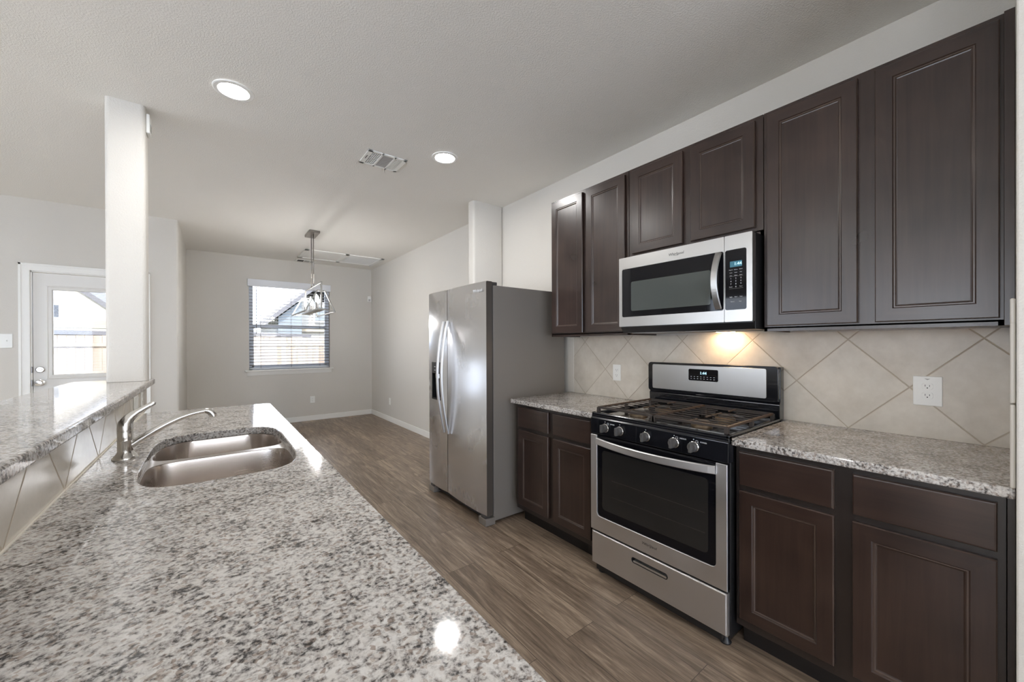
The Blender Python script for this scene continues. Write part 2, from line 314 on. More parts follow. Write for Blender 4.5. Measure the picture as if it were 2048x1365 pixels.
# ------------------------------------------------------------------ mesh helpers
class MB:
    """collects shapes (given in world coordinates) for ONE mesh object"""
    def __init__(s): s.bm = bmesh.new(); s.smooth = set()
    def box(s, x0, x1, y0, y1, z0, z1, bev=0, seg=2, mi=0, only=None):
        b = bmesh.new()
        vs = [b.verts.new((x, y, z)) for x in (x0, x1) for y in (y0, y1) for z in (z0, z1)]
        for f in ((0, 1, 3, 2), (4, 6, 7, 5), (0, 4, 5, 1), (2, 3, 7, 6), (0, 2, 6, 4), (1, 5, 7, 3)):
            b.faces.new([vs[i] for i in f])
        bmesh.ops.recalc_face_normals(b, faces=b.faces)
        if bev:
            ed = list(b.edges)
            if only:
                i = 'xyz'.index(only)
                ed = [e for e in ed if abs((e.verts[0].co - e.verts[1].co)[i]) > 1e-6]
            bmesh.ops.bevel(b, geom=ed, offset=bev, segments=seg, affect='EDGES', profile=.5, clamp_overlap=True)
        s._merge(b, mi); return s
    def _merge(s, b, mi=0, smooth=False):
        me = bpy.data.meshes.new('t')
        for f in b.faces:
            f.material_index = mi if mi is not None else f.material_index
            f.smooth = smooth or f.smooth
        b.to_mesh(me); b.free(); s.bm.from_mesh(me); bpy.data.meshes.remove(me)
    def prism(s, pts, lo, hi, axis='z', bev=0, mi=0, smooth=False, seg=2):
        """polygon (2D points in the other two axes, in xyz order) pushed along axis"""
        b = bmesh.new()
        def P(p, t):
            if axis == 'z': return (p[0], p[1], t)
            if axis == 'y': return (p[0], t, p[1])
            return (t, p[0], p[1])
        a = [b.verts.new(P(p, lo)) for p in pts]; c = [b.verts.new(P(p, hi)) for p in pts]
        b.faces.new(a); b.faces.new(c[::-1]); n = len(pts)
        for i in range(n):
            f = b.faces.new((a[i], a[(i + 1) % n], c[(i + 1) % n], c[i])); f.smooth = smooth
        bmesh.ops.recalc_face_normals(b, faces=b.faces)
        if bev: bmesh.ops.bevel(b, geom=list(b.edges), offset=bev, segments=seg, affect='EDGES', profile=.5, clamp_overlap=True)
        s._merge(b, mi); return s
    def rings(s, rings, cap0=True, cap1=True, mi=0, smooth=True, closed=False):
        b = bmesh.new()
        R = [[b.verts.new(p) for p in r] for r in rings]; n = len(R[0])
        pairs = list(zip(R, R[1:])) + ([(R[-1], R[0])] if closed else [])
        for A, B in pairs:
            for i in range(n):
                f = b.faces.new((A[i], A[(i + 1) % n], B[(i + 1) % n], B[i])); f.smooth = smooth
        if not closed:
            if cap0: b.faces.new(R[0][::-1])
            if cap1: b.faces.new(R[-1])
        bmesh.ops.recalc_face_normals(b, faces=b.faces)
        s._merge(b, mi); return s
    def lathe(s, c, prof, axis='z', n=32, mi=0, smooth=True, cap0=True, cap1=True):
        """prof: (radius, offset along axis)"""
        rs = []
        for r, t in prof:
            ring = []
            for k in range(n):
                a = 2 * PI * k / n; u, v = max(r, 1e-5) * math.cos(a), max(r, 1e-5) * math.sin(a)
                if axis == 'z': p = (c[0] + u, c[1] + v, c[2] + t)
                elif axis == 'x': p = (c[0] + t, c[1] + u, c[2] + v)
                else: p = (c[0] + u, c[1] + t, c[2] + v)
                ring.append(p)
            rs.append(ring)
        return s.rings(rs, cap0, cap1, mi, smooth)
    def tube(s, pts, r, n=12, mi=0, up=(0, 0, 1), sec=None, smooth=True):
        """sweep along points; r scalar or list; sec: list of 2D section points (unit)"""
        pts = [Vector(p) for p in pts]; rs = r if isinstance(r, (list, tuple)) else [r] * len(pts)
        sec = sec or [(math.cos(2 * PI * k / n), math.sin(2 * PI * k / n)) for k in range(n)]
        out = []
        for i, p in enumerate(pts):
            t = (pts[min(i + 1, len(pts) - 1)] - pts[max(i - 1, 0)]).normalized()
            u = Vector(up); a = t.cross(u)
            if a.length < 1e-3: a = t.cross(Vector((1, 0, 0)))
            a.normalize(); c = a.cross(t).normalized()
            rr = rs[i] if isinstance(rs[i], (list, tuple)) else (rs[i], rs[i])
            out.append([p + a * q[0] * rr[0] + c * q[1] * rr[1] for q in sec])
        return s.rings(out, True, True, mi, smooth)
    def bar(s, p, q, w, h=None, mi=0, up=(0, 0, 1)):
        h = h or w
        return s.tube([p, q], [(w / 2, h / 2)] * 2, sec=[(1, 1), (-1, 1), (-1, -1), (1, -1)], smooth=False, mi=mi, up=up)
    def slab(s, outer, holes, z0, z1, mi=0, ease=0):
        """horizontal plate with holes; ease rounds the upper outer edge"""
        b = bmesh.new()
        def loop(pts, z):
            vs = [b.verts.new((x, y, z)) for x, y in pts]
            return vs, [b.edges.new((vs[i], vs[(i + 1) % len(vs)])) for i in range(len(vs))]
        tops, bots = [], []
        for z, st in ((z1, tops), (z0, bots)):
            es = []
            for pts in [outer] + holes:
                v, e = loop(pts, z); st.append(v); es += e
            bmesh.ops.triangle_fill(b, use_beauty=True, use_dissolve=False, edges=es)
        for A, B in zip(tops, bots):
            for i in range(len(A)):
                j = (i + 1) % len(A)
                b.faces.new((A[i], A[j], B[j], B[i]))
        bmesh.ops.recalc_face_normals(b, faces=b.faces)
        if ease:
            ed = []
            for A in tops + bots[:1]:
                for i in range(len(A)):
                    e = b.edges.get((A[i], A[(i + 1) % len(A)]))
                    if e: ed.append(e)
            bmesh.ops.bevel(b, geom=ed, offset=ease, segments=3, affect='EDGES', profile=.5)
        s._merge(b, mi); return s
    def build(s, name, mats, parent=None):
        me = bpy.data.meshes.new(name)
        if parent is not None:
            off = root_of(parent)
            for v in s.bm.verts: v.co -= off
        for e in s.bm.edges:
            if len(e.link_faces) == 2 and e.calc_face_angle(0) > .62: e.smooth = False
        s.bm.to_mesh(me); s.bm.free()
        for m in (mats if isinstance(mats, (list, tuple)) else [mats]): me.materials.append(M[m] if isinstance(m, str) else m)
        o = bpy.data.objects.new(name, me); C.objects.link(o)
        if parent is not None: o.parent = parent
        return o
def root_of(o):
    v = Vector(o.location)
    while o.parent is not None: o = o.parent; v += Vector(o.location)
    return v
def thing(name, loc, label, cat, group=None):
    o = bpy.data.objects.new(name, None); C.objects.link(o); o.location = loc; o.empty_display_size = .1
    return tag(o, label, cat, group)
def tag(o, label, cat, group=None, kind=None):
    o['label'] = label; o['category'] = cat
    if group: o['group'] = group
    if kind: o['kind'] = kind
    return o
def struct(mb, name, mat, parent=None):
    o = mb.build(name, mat, parent)
    if parent is None: o['kind'] = 'structure'
    return o
def copy_tree(o, parent=None):
    c = o.copy(); C.objects.link(c)
    if parent is not None: c.parent = parent
    for ch in [x for x in C.objects if x.parent == o]: copy_tree(ch, c)
    return c
def text(name, s, size, loc, mat, parent, face='-x', align='CENTER', depth=.0004, shear=0, sx=1):
    cu = bpy.data.curves.new(name, 'FONT'); cu.body = s; cu.size = size; cu.align_x = align; cu.align_y = 'CENTER'; cu.extrude = depth; cu.shear = shear
    cu.resolution_u = 3
    t = bpy.data.objects.new('t', cu); C.objects.link(t); bpy.context.view_layer.update()
    me = bpy.data.meshes.new_from_object(t.evaluated_get(bpy.context.evaluated_depsgraph_get()))
    bpy.data.objects.remove(t); bpy.data.curves.remove(cu)
    if face == '-x': R = Matrix(((0, 0, -1), (-1, 0, 0), (0, 1, 0)))
    else: R = Matrix(((1, 0, 0), (0, 0, -1), (0, 1, 0)))       # facing -y
    off = root_of(parent)
    for v in me.vertices: v.co = R @ Vector((v.co.x * sx, v.co.y, v.co.z)) + Vector(loc) - off
    me.materials.clear(); me.materials.append(M[mat])
    o = bpy.data.objects.new(name, me); C.objects.link(o); o.parent = parent
    return o
def rrect(x0, x1, y0, y1, r, n=6):
    out = []
    for cx, cy, a0 in ((x1 - r, y1 - r, 0), (x0 + r, y1 - r, 90), (x0 + r, y0 + r, 180), (x1 - r, y0 + r, 270)):
        for k in range(n + 1):
            a = math.radians(a0 + 90 * k / n); out.append((cx + r * math.cos(a), cy + r * math.sin(a)))
    return out
def rectring(x, y0, y1, z0, z1): return [(x, y0, z0), (x, y1, z0), (x, y1, z1), (x, y0, z1)]

# ------------------------------------------------------------------ room
D, F, W, ZC = 2.403, 7.497, 5.815, 2.746       # kitchen wall, far wall, door wall, ceiling
SX = -.306
LX, BY = -5.6, -3.4
struct(MB().box(LX - .15, D + .15, BY - .15, F + .15, -.12, 0), 'floor', 'floor')
struct(MB().box(LX, -.62, BY, W, 0, .012), 'floor_carpet', 'carpet')  # unseen pale covering, added to bounce light onto the ceiling
struct(MB().box(LX - .15, D + .15, BY - .15, F + .15, ZC, ZC + .15), 'ceiling', 'ceiling')
struct(MB().box(D, D + .14, BY - .14, F + .14, 0, ZC), 'wall_right', 'wall')
# far wall with its window opening
WX0, WX1, WZ0, WZ1 = .462, 1.662, .915, 2.372
mb = MB()
mb.box(SX - .12, WX0, F, F + .14, 0, ZC); mb.box(WX1, D, F, F + .14, 0, ZC)
mb.box(WX0, WX1, F, F + .14, 0, WZ0); mb.box(WX0, WX1, F, F + .14, WZ1, ZC)
struct(mb, 'wall_far', 'wall')
mb = MB().prism([(SX, W + .022), (SX, F), (SX - .12, F), (SX - .12, W + .13), (SX - .13, W + .0)] + [(SX - .022 + .022 * math.sin(a), W + .022 - .022 * math.cos(a)) for a in [0, .4, .8, 1.2]], 0, ZC)
struct(mb, 'wall_side', 'wall')
# wall with the patio door
DX0, DX1, DZ = -1.397, -.610, 2.052
mb = MB(); mb.box(LX, DX0, W, W + .13, 0, ZC); mb.box(DX1, SX - .13, W, W + .13, 0, ZC); mb.box(DX0, DX1, W, W + .13, DZ, ZC)
struct(mb, 'wall_door', 'wall')
# living room side walls out of the frame, with windows added to let daylight in
mb = MB()
wins = [(-2.9, -.9), (-.3, 1.8), (2.4, 4.6)]
mb.box(LX - .14, LX, BY, W + .13, 0, .30); mb.box(LX - .14, LX, BY, W + .13, 2.45, ZC)
ys = [BY] + [v for w in wins for v in w] + [W + .13]
for a, b in zip(ys[::2], ys[1::2]): mb.box(LX - .14, LX, a, b, .30, 2.45)
struct(mb, 'wall_left', 'wall')
mb = MB()
mb.box(LX, D, BY - .14, BY, 0, .06); mb.box(LX, D, BY - .14, BY, 2.45, ZC)
bw = [(-4.7, -2.5), (-1.9, .1), (.5, 2.2)]  # openings invented behind the camera, so sun bounces up from the floor
xs = [LX] + [v for w in bw for v in w] + [D]
for a, b in zip(xs[::2], xs[1::2]): mb.box(a, b, BY - .14, BY, .06, 2.45)
struct(mb, 'wall_back', 'wall')
def added_window(n, a, b, along):
    mb = MB(); t = .06
    if along == 'y':
        x0, x1 = LX - .1, LX - .04
        mb.box(x0, x1, a, b, .30, .30 + t); mb.box(x0, x1, a, b, 2.45 - t, 2.45); mb.box(x0, x1, a, b, 1.55, 1.61)
        mb.box(x0, x1, a, a + t, .30, 2.45); mb.box(x0, x1, b - t, b, .30, 2.45); mb.box(x0, x1, (a + b) / 2 - t / 2, (a + b) / 2 + t / 2, .30, 2.45)
    else:
        y0, y1 = BY - .1, BY - .04
        mb.box(a, b, y0, y1, .06, .06 + t); mb.box(a, b, y0, y1, 2.45 - t, 2.45); mb.box(a, b, y0, y1, 1.55, 1.61)
        mb.box(a, a + t, y0, y1, .06, 2.45); mb.box(b - t, b, y0, y1, .06, 2.45); mb.box((a + b) / 2 - t / 2, (a + b) / 2 + t / 2, y0, y1, .06, 2.45)
    o = struct(mb, 'window_%d' % n, 'vinyl')  # unseen window, added as a daylight source
    g = MB()
    if along == 'y': g.box(LX - .075, LX - .07, a, b, .30, 2.45)
    else: g.box(a, b, BY - .075, BY - .07, .06, 2.45)
    g.build('pane', 'glass', o)
for i, (a, b) in enumerate(wins): added_window(2 + i, a, b, 'y')
for i, (a, b) in enumerate(bw): added_window(5 + i, a, b, 'x')
# short walls: fridge nook, cabinet end, pillar, island knee wall
struct(MB().box(2.044, D, 3.262, 3.372, 0, ZC, bev=.022, seg=4, only='z'), 'wall_fridge_nook', 'wall')
struct(MB().box(1.722, D, -.135, -.0045, 0, ZC, bev=.004, seg=2, only='z'), 'wall_cabinet_end', 'wall')
YE0, YE1 = .305, 3.176            # island counter near / far end
struct(MB().box(-.47, -.338, YE0, 3.30, 0, 1.072, bev=.018, seg=4, only='z'), 'wall_island', 'wall')
struct(MB().box(-.484, -.312, 3.16, 3.298, 1.108, ZC, bev=.022, seg=5, only='z'), 'wall_pillar', 'pillar')
# baseboards
def baseboard(name, pts, h=.088, t=.013):
    """run of skirting; pts: polyline; profile stands to the left side of the path"""
    mb = MB()
    for (x0, y0), (x1, y1) in zip(pts, pts[1:]):
        if abs(x0 - x1) < 1e-6:
            s = 1 if y1 > y0 else -1
            xa, xb = sorted((x0, x0 - t * s)); mb.box(xa, xb, min(y0, y1), max(y0, y1), 0, h, bev=.004)
        else:
            s = 1 if x1 > x0 else -1
            ya, yb = sorted((y0, y0 + t * s)); mb.box(min(x0, x1), max(x0, x1), ya, yb, 0, h, bev=.004)
    struct(mb, name, 'trim')
baseboard('baseboard_far', [(D, F), (SX, F)])
baseboard('baseboard_right', [(D, 3.372), (D, F)])
baseboard('baseboard_side', [(SX, F), (SX, W + .02)])
baseboard('baseboard_door', [(SX - .02, W), (-.54, W)])
baseboard('baseboard_left', [(-1.466, W), (LX, W)])
baseboard('baseboard_island', [(-.47, 3.28), (-.47, YE0)][::-1])

# ------------------------------------------------------------------ dining window
win = MB()
fy0, fy1 = F + .075, F + .135
win.box(WX0, WX0 + .04, fy0, fy1, WZ0, WZ1); win.box(WX1 - .04, WX1, fy0, fy1, WZ0, WZ1)
win.box(WX0, WX1, fy0, fy1, WZ0, WZ0 + .04); win.box(WX0, WX1, fy0, fy1, WZ1 - .04, WZ1)
win = win.build('window_1', 'vinyl'); win['kind'] = 'structure'
mb = MB(); mb.box(WX0 + .04, WX1 - .04, fy0 + .005, fy0 + .03, 1.60, 1.645)
mb.box(WX0 + .04, WX0 + .068, fy0 + .005, fy0 + .03, WZ0 + .04, 1.62); mb.box(WX1 - .068, WX1 - .04, fy0 + .005, fy0 + .03, WZ0 + .04, 1.62)
mb.box(WX0 + .04, WX1 - .04, fy0 + .005, fy0 + .03, WZ0 + .04, WZ0 + .07); mb.build('lower_sash', 'vinyl', win)
mb = MB(); mb.box(WX0 + .04, WX1 - .04, fy0 + .03, fy0 + .055, 1.61, 1.65)
mb.box(WX0 + .04, WX0 + .06, fy0 + .03, fy0 + .055, 1.62, WZ1 - .04); mb.box(WX1 - .06, WX1 - .04, fy0 + .03, fy0 + .055, 1.62, WZ1 - .04); mb.build('upper_sash', 'vinyl', win)
MB().box(WX0 + .05, WX1 - .05, fy0 + .015, fy0 + .019, WZ0 + .05, 1.62).build('pane', 'glass', win)
MB().box(WX0 + .05, WX1 - .05, fy0 + .04, fy0 + .044, 1.62, WZ1 - .04).build('pane', 'glass', win)
sill = MB().box(.405, 1.712, F - .045, F - .001, .893, .915, bev=.005)
sill.box(WX0 + .002, WX1 - .002, F - .01, F + .075, .893, .9165)
sill.prism([(F - .026, .893), (F - .001, .893), (F - .001, .828), (F - .012, .828), (F - .018, .86)], .43, 1.688, axis='x')
sill.build('window_sill', 'trim', win)
bl = thing('window_blind', (1.06, F + .03, 2.30), 'white horizontal slat blind with raised valance hanging in the dining window', 'blind')
MB().box(WX0 - .02, WX1 + .012, F - .038, F - .002, 2.268, 2.382, bev=.004).build('valance', 'blind', bl)
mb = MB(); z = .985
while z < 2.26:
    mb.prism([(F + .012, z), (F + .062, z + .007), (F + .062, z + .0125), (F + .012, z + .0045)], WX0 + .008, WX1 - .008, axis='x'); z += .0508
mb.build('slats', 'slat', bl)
MB().box(WX0 + .008, WX1 - .008, F + .012, F + .062, .93, .945, bev=.003).build('bottom_rail', 'blind', bl)
for x in (WX0 + .16, 1.06, WX1 - .16):
    MB().box(x, x + .0025, F + .0108, F + .0118, .94, 2.28).box(x, x + .0025, F + .0622, F + .0632, .94, 2.28).build('ladder_cord', 'cord', bl)
MB().lathe((WX0 + .10, F + .005, 1.50), [(.0045, 0), (.0045, .76)], n=8).build('tilt_wand', 'cord', bl)

# ------------------------------------------------------------------ patio door
mb = MB()       # casing and jambs
def casing_profile(mb, x0, x1, z0, z1):
    mb.box(x0, x1, W - .018, W - .0005, z0, z1, bev=.005)
mb.box(-1.465, DX0 + .004, W - .018, W - .0005, 0, DZ + .0, bev=.004); mb.box(DX1 - .004, -.542, W - .018, W - .0005, 0, DZ, bev=.004)
mb.box(-1.465, -.542, W - .018, W - .0005, DZ - .004, DZ + .064, bev=.004)
mb.box(-1.465, -1.447, W - .024, W - .017, 0, DZ + .066, bev=.002); mb.box(-.560, -.542, W - .024, W - .017, 0, DZ + .066, bev=.002); mb.box(-1.465, -.542, W - .024, W - .017, DZ + .048, DZ + .066, bev=.002)
trim = struct(mb, 'trim_1', 'trim')
mb = MB(); mb.box(DX0, DX0 + .012, W, W + .13, 0, DZ); mb.box(DX1 - .012, DX1, W, W + .13, 0, DZ); mb.box(DX0, DX1, W, W + .13, DZ - .012, DZ)
mb.build('jamb', 'trim', trim)
sy0, sy1 = W + .012, W + .056
GX0, GX1, GZ0, GZ1 = -1.257, -.748, 1.03, 1.875
mb = MB(); a0, a1 = DX0 + .016, DX1 - .016
mb.box(a0, GX0, sy0, sy1, .01, DZ - .018); mb.box(GX1, a1, sy0, sy1, .01, DZ - .018)
mb.box(GX0, GX1, sy0, sy1, .01, GZ0); mb.box(GX0, GX1, sy0, sy1, GZ1, DZ - .018)
door = mb.build('door_1', 'door'); door['kind'] = 'structure'
# raised lite frame
def frame_rings(x0, x1, z0, z1, y, prof):
    return [[(x0 - i, y + d, z0 - i), (x1 + i, y + d, z0 - i), (x1 + i, y + d, z1 + i), (x0 - i, y + d, z1 + i)] for i, d in prof]
MB().rings(frame_rings(GX0, GX1, GZ0, GZ1, sy0, [(.042, 0), (.040, -.010), (.030, -.013), (.026, -.008), (.012, -.011), (.0, -.012), (-.004, 0), (.02, .001)]), smooth=False, closed=True).build('glass_frame', 'door', door)
MB().box(GX0 - .01, GX1 + .01, sy0 + .006, sy0 + .009, GZ0 - .01, GZ1 + .01).build('pane', 'glass', door)
mb = MB(); z = GZ0 + .01
while z < GZ1: mb.box(GX0 + .001, GX1 - .001, sy0 + .016, sy0 + .028, z, z + .0009); z += .0125
mb.build('enclosed_blind', 'blind', door)
mb = MB()
for cx, zz in ((-.18, 0),): pass
for (x0, x1) in ((GX0 - .02, -1.02), (-.985, GX1 + .02)):
    mb.rings([[(x0 + i, sy0 + d, .2 + i), (x1 - i, sy0 + d, .2 + i), (x1 - i, sy0 + d, .85 - i), (x0 + i, sy0 + d, .85 - i)] for i, d in ((0, .0), (.01, -.006), (.03, -.006), (.045, -.001))], smooth=False)
mb.build('panel', 'door', door)
for z, nm in ((1.087, 'deadbolt'), (.957, 'door_knob')):
    b = MB()
    if nm == 'deadbolt':
        b.lathe((-1.337, sy0, z), [(.031, 0), (.031, -.006), (.024, -.012), (.0, -.012)], axis='y', n=28)
        b.box(-1.352, -1.322, sy0 - .028, sy0 - .012, z - .005, z + .005, bev=.003)
    else:
        b.lathe((-1.337, sy0, z), [(.032, 0), (.032, -.005), (.012, -.010), (.012, -.032), (.026, -.040), (.030, -.052), (.024, -.066), (.0, -.069)], axis='y', n=28)
    b.build(nm, 'chrome', door)
    MB().box(DX0 - .0, DX0 + .013, W - .004, W + .022, z - .03, z + .03, bev=.002).build('strike_plate', 'nickel_dark', trim)

# ------------------------------------------------------------------ cabinets (kitchen wall, fronts face -x)
DOORP = [(0, .019), (0, .004), (.003, .0), (.050, .0), (.0535, .0035), (.0575, .0035), (.0605, .0075), (.064, .0085)]
def door_mesh(mb, xf, y0, y1, z0, z1, prof=DOORP):
    """framed cabinet door with a bead and a recessed panel; rails get the second material"""
    b = bmesh.new(); R = []
    for i, d in prof: R.append([b.verts.new(p) for p in rectring(xf + d, y0 + i, y1 - i, z0 + i, z1 - i)])
    for k, (A, B) in enumerate(zip(R, R[1:])):
        for j in range(4):
            f = b.faces.new((A[j], A[(j + 1) % 4], B[(j + 1) % 4], B[j])); f.material_index = (2 if k in (1, 4, 5) else 1 if j % 2 == 0 else 0) if len(prof) > 4 else (2 if k == 1 else 0)
    f = b.faces.new(R[-1]); b.faces.new(R[0][::-1])
    bmesh.ops.recalc_face_normals(b, faces=b.faces)
    mb._merge(b, None); return mb
SLABP = [(0, .019), (0, .006), (.0025, .001), (.006, .0)]
UX = D - .308            # face frame plane of the wall cabinets
UD = UX - .020           # door fronts
def upper(label, y0, y1, z0, doors, dz0, name='wall_cabinet'):
    t = thing(name, (D, (y0 + y1) / 2, z0), label, 'cabinet', 'dark wall cabinets over the range')
    mb = MB().box(UX, D - .001, y0 + .0008, y1 - .0008, z0 + .012, 2.418, bev=.0012)
    mb.box(UX, UX + .019, y0 + .0008, y1 - .0008, z0, z0 + .02)
    mb.box(UX, D - .001, y0 + .0008, y0 + .014, z0, z0 + .02); mb.box(UX, D - .001, y1 - .014, y1 - .0008, z0, z0 + .02)
    mb.build('body', ['wood_v'], t)
    MB().box(UX + .02, D - .002, y0 + .015, y1 - .015, z0 + .008, z0 + .0125).build('bottom_panel', 'maple', t)
    for a, b in doors:
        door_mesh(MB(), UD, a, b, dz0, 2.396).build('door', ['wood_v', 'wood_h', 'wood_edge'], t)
    return t
upper('tall narrow-door dark brown wall cabinet left of the microwave, beside the fridge', 1.492, 2.203, 1.375, [(1.514, 1.836), (1.870, 2.184)], 1.400)
upper('short dark brown wall cabinet directly above the microwave', .733, 1.491, 1.845, [(.766, 1.085), (1.131, 1.460)], 1.880)
t = upper('tall dark brown wall cabinet with two wide doors right of the microwave', .018, .732, 1.375, [(.016 + .012, .336), (.388, .715)], 1.401)
MB().box(UX - .012, D - .002, -.0035, .0192, 1.375, 2.418, bev=.001).build('filler_strip', 'wood_v', t)
LXF = D - .610           # base cabinet face frame
LD = LXF - .020
def base(label, y0, y1, drawers, doors):
    t = thing('base_cabinet', (D, (y0 + y1) / 2, 0), label, 'cabinet', 'dark base cabinets beside the range')
    MB().box(LXF, D - .001, y0, y1, .105, .882, bev=.0012).build('body', 'carcass', t)
    MB().box(LXF + .07, D - .001, y0 + .002, y1 - .002, 0, .105).build('toe_kick', 'toekick', t)
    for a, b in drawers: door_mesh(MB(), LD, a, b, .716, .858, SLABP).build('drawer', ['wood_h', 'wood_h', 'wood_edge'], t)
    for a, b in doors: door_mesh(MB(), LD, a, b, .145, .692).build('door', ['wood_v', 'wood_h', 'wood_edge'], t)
    return t
LY = 2.262
base('dark brown base cabinet with two drawers between the fridge and the range', 1.504, LY, [(1.908, 2.228), (1.538, 1.862)], [(1.908, 2.228), (1.538, 1.862)])
t = base('dark brown base cabinet with two drawers right of the range', .012, .735, [(.398, .718), (.028, .347)], [(.398, .718), (.028, .347)])
MB().box(LXF - .012, D - .6, -.0035, .011, .0, .882, bev=.001).build('filler_strip', 'carcass', t)
# countertops on the kitchen wall
CX = D - .655
def counter(label, y0, y1):
    o = MB().box(CX, D - .0012, y0, y1, .8825, .914, bev=.006, seg=3).build('countertop', 'granite')
    tag(o, label, 'countertop')
counter('speckled granite countertop between the fridge and the range', 1.500, 2.285)
counter('speckled granite countertop right of the range, under the wall outlet', -.0035, .737)
# tiled splash
sp = MB().box(D - .010, D - .0008, -.003, 2.250, .9145, 1.374).build('tile_backsplash', 'tile')
tag(sp, 'beige diamond-laid tile backsplash on the wall behind the range', 'backsplash')
MB().box(D - .012, D - .0008, 2.250, 2.318, .9145, 1.374, bev=.004).build('border_tile', 'tile_edge', sp)
mb = MB()
mb.box(1.742, D - .013, -.0038, .0062, .9145, 1.147, bev=.004, seg=3); mb.box(1.742, D - .013, -.0038, .0062, 1.150, 1.3735, bev=.004, seg=3)
mb.box(1.742, UX - .014, -.0038, .0062, 1.370, 1.440, bev=.004, seg=3)
tag(mb.build('side_splash_tile', 'tile_edge'), 'narrow pale tile edging up the short wall at the right end of the counter', 'tile')

# ------------------------------------------------------------------ island
isl = thing('island_cabinet', (0, 1.74, 0), 'dark brown island base cabinet under the sink counter', 'cabinet')
mb = MB(); IX = .285
mb.box(-.337, -.32, YE0 + .03, 3.14, .105, .882); mb.box(IX - .02, IX, YE0 + .03, 3.14, .105, .882)
mb.box(-.337, IX, YE0 + .03, YE0 + .048, .105, .882); mb.box(-.337, IX, 3.122, 3.14, .105, .882); mb.box(-.337, IX, YE0 + .03, 3.14, .105, .12)
mb.build('body', 'carcass', isl)
MB().box(-.33, IX - .075, YE0 + .04, 3.13, 0, .105).build('toe_kick', 'toekick', isl)
def flip_door(a, b, z0, z1, prof=DOORP):
    m = door_mesh(MB(), 0, a, b, z0, z1, prof)
    for v in m.bm.verts: v.co.x = IX + .020 - v.co.x
    bmesh.ops.reverse_faces(m.bm, faces=m.bm.faces)
    return m
for k in range(6):
    a = YE0 + .06 + k * .455; b = a + .40
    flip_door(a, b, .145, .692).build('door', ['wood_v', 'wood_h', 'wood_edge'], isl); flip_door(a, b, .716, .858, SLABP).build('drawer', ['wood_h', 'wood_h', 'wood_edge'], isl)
# sink cut-out
SCX, SCY, SA, SB = .029, 1.885, .219, .412
def sup(a, b, n=4.4, k=96, cy=SCY, cx=SCX):
    o = []
    for i in range(k):
        t = 2 * PI * i / k; c, s = math.cos(t), math.sin(t)
        o.append((cx + a * math.copysign(abs(c) ** (2 / n), c), cy + b * math.copysign(abs(s) ** (2 / n), s)))
    return o
top = MB().slab(rrect(-.3285, .3165, YE0, YE1, .035, 8), [sup(SA, SB)], .8825, .914, ease=.004).build('countertop', 'granite')
tag(top, 'long speckled granite island countertop with the sink cut into it', 'countertop')
mb = MB().slab(rrect(-.655, -.292, YE0 - .0, 3.372, .03, 8), [], 1.0735, 1.107, ease=.007)
tag(mb.build('bar_top', 'granite'), 'raised speckled granite bar top holding up the pillar', 'countertop')
o = MB().box(-.3375, -.329, YE0, 3.285, .9145, 1.073).build('tile_backsplash', 'tile_island')
tag(o, 'narrow diamond-laid tile strip between island counter and raised bar', 'backsplash')
MB().box(-.3287, -.3245, YE0, YE1, .9142, .918).build('caulk_line', 'caulk', o)
MB().box(-.3375, -.326, 3.286, 3.298, .9145, 1.073, bev=.003).build('border_tile', 'tile_edge', o)
# sink
sk = thing('sink', (SCX, SCY, .66), 'undermount stainless double bowl sink in the island', 'sink')
def bowl_outline(y0, y1, sh=0, n=96):
    """bowl plan: clipped from the cut-out outline"""
    cy, b = (y0 + y1) / 2, (y1 - y0) / 2
    o = []
    for x, y in sup(SA - .003 - sh, b - sh, 6.5, n, cy):
        ext = (SA - .003 - sh) * max(0, 1 - min(1, abs(y - SCY) / (SB - .003)) ** 4.4) ** (1 / 4.4)
        ext = max(ext, .08); o.append((SCX + max(-ext, min(ext, x - SCX)), y))
    return o
B1, B2 = (1.478, 1.925), (1.957, 2.291)
mb = MB().slab(sup(SA + .025, SB + .025, 4.4), [bowl_outline(*B1), bowl_outline(*B2)], .8780, .8815)
mb.build('rim', 'sink', sk)
for nm, (a, b), dp in (('near', B1, .70), ('far', B2, .72)):
    rg = []
    for sh, z in ((0, .8795), (.002, .872), (.004, .80), (.008, dp + .045), (.018, dp + .016), (.040, dp + .003), (.07, dp)):
        rg.append([(x, y, z) for x, y in bowl_outline(a, b, sh)])
    c = MB().rings(rg, cap0=False, cap1=True); o = c.build('bowl', 'sink', sk)
    MB().lathe((SCX, (a + b) / 2, dp + .0005), [(.045, 0), (.045, .003), (.03, .002), (.0, -.0)], n=28).build('drain', 'chrome', o)
# faucet
FX, FY = -.250, 1.95
fa = thing('faucet', (FX, FY, .914), 'brushed nickel single-lever faucet behind the island sink', 'faucet')
MB().lathe((FX, FY, .9142), [(.036, 0), (.036, .003), (.031, .010), (.024, .018), (.0215, .026)], n=40).build('base_flange', 'chrome', fa)
MB().lathe((FX, FY, .9142), [(.0215, .024), (.0215, .062), (.0222, .063), (.0222, .066), (.0215, .067), (.0215, .098), (.0225, .099), (.0225, .102), (.021, .103)], n=40).build('body', 'chrome', fa)
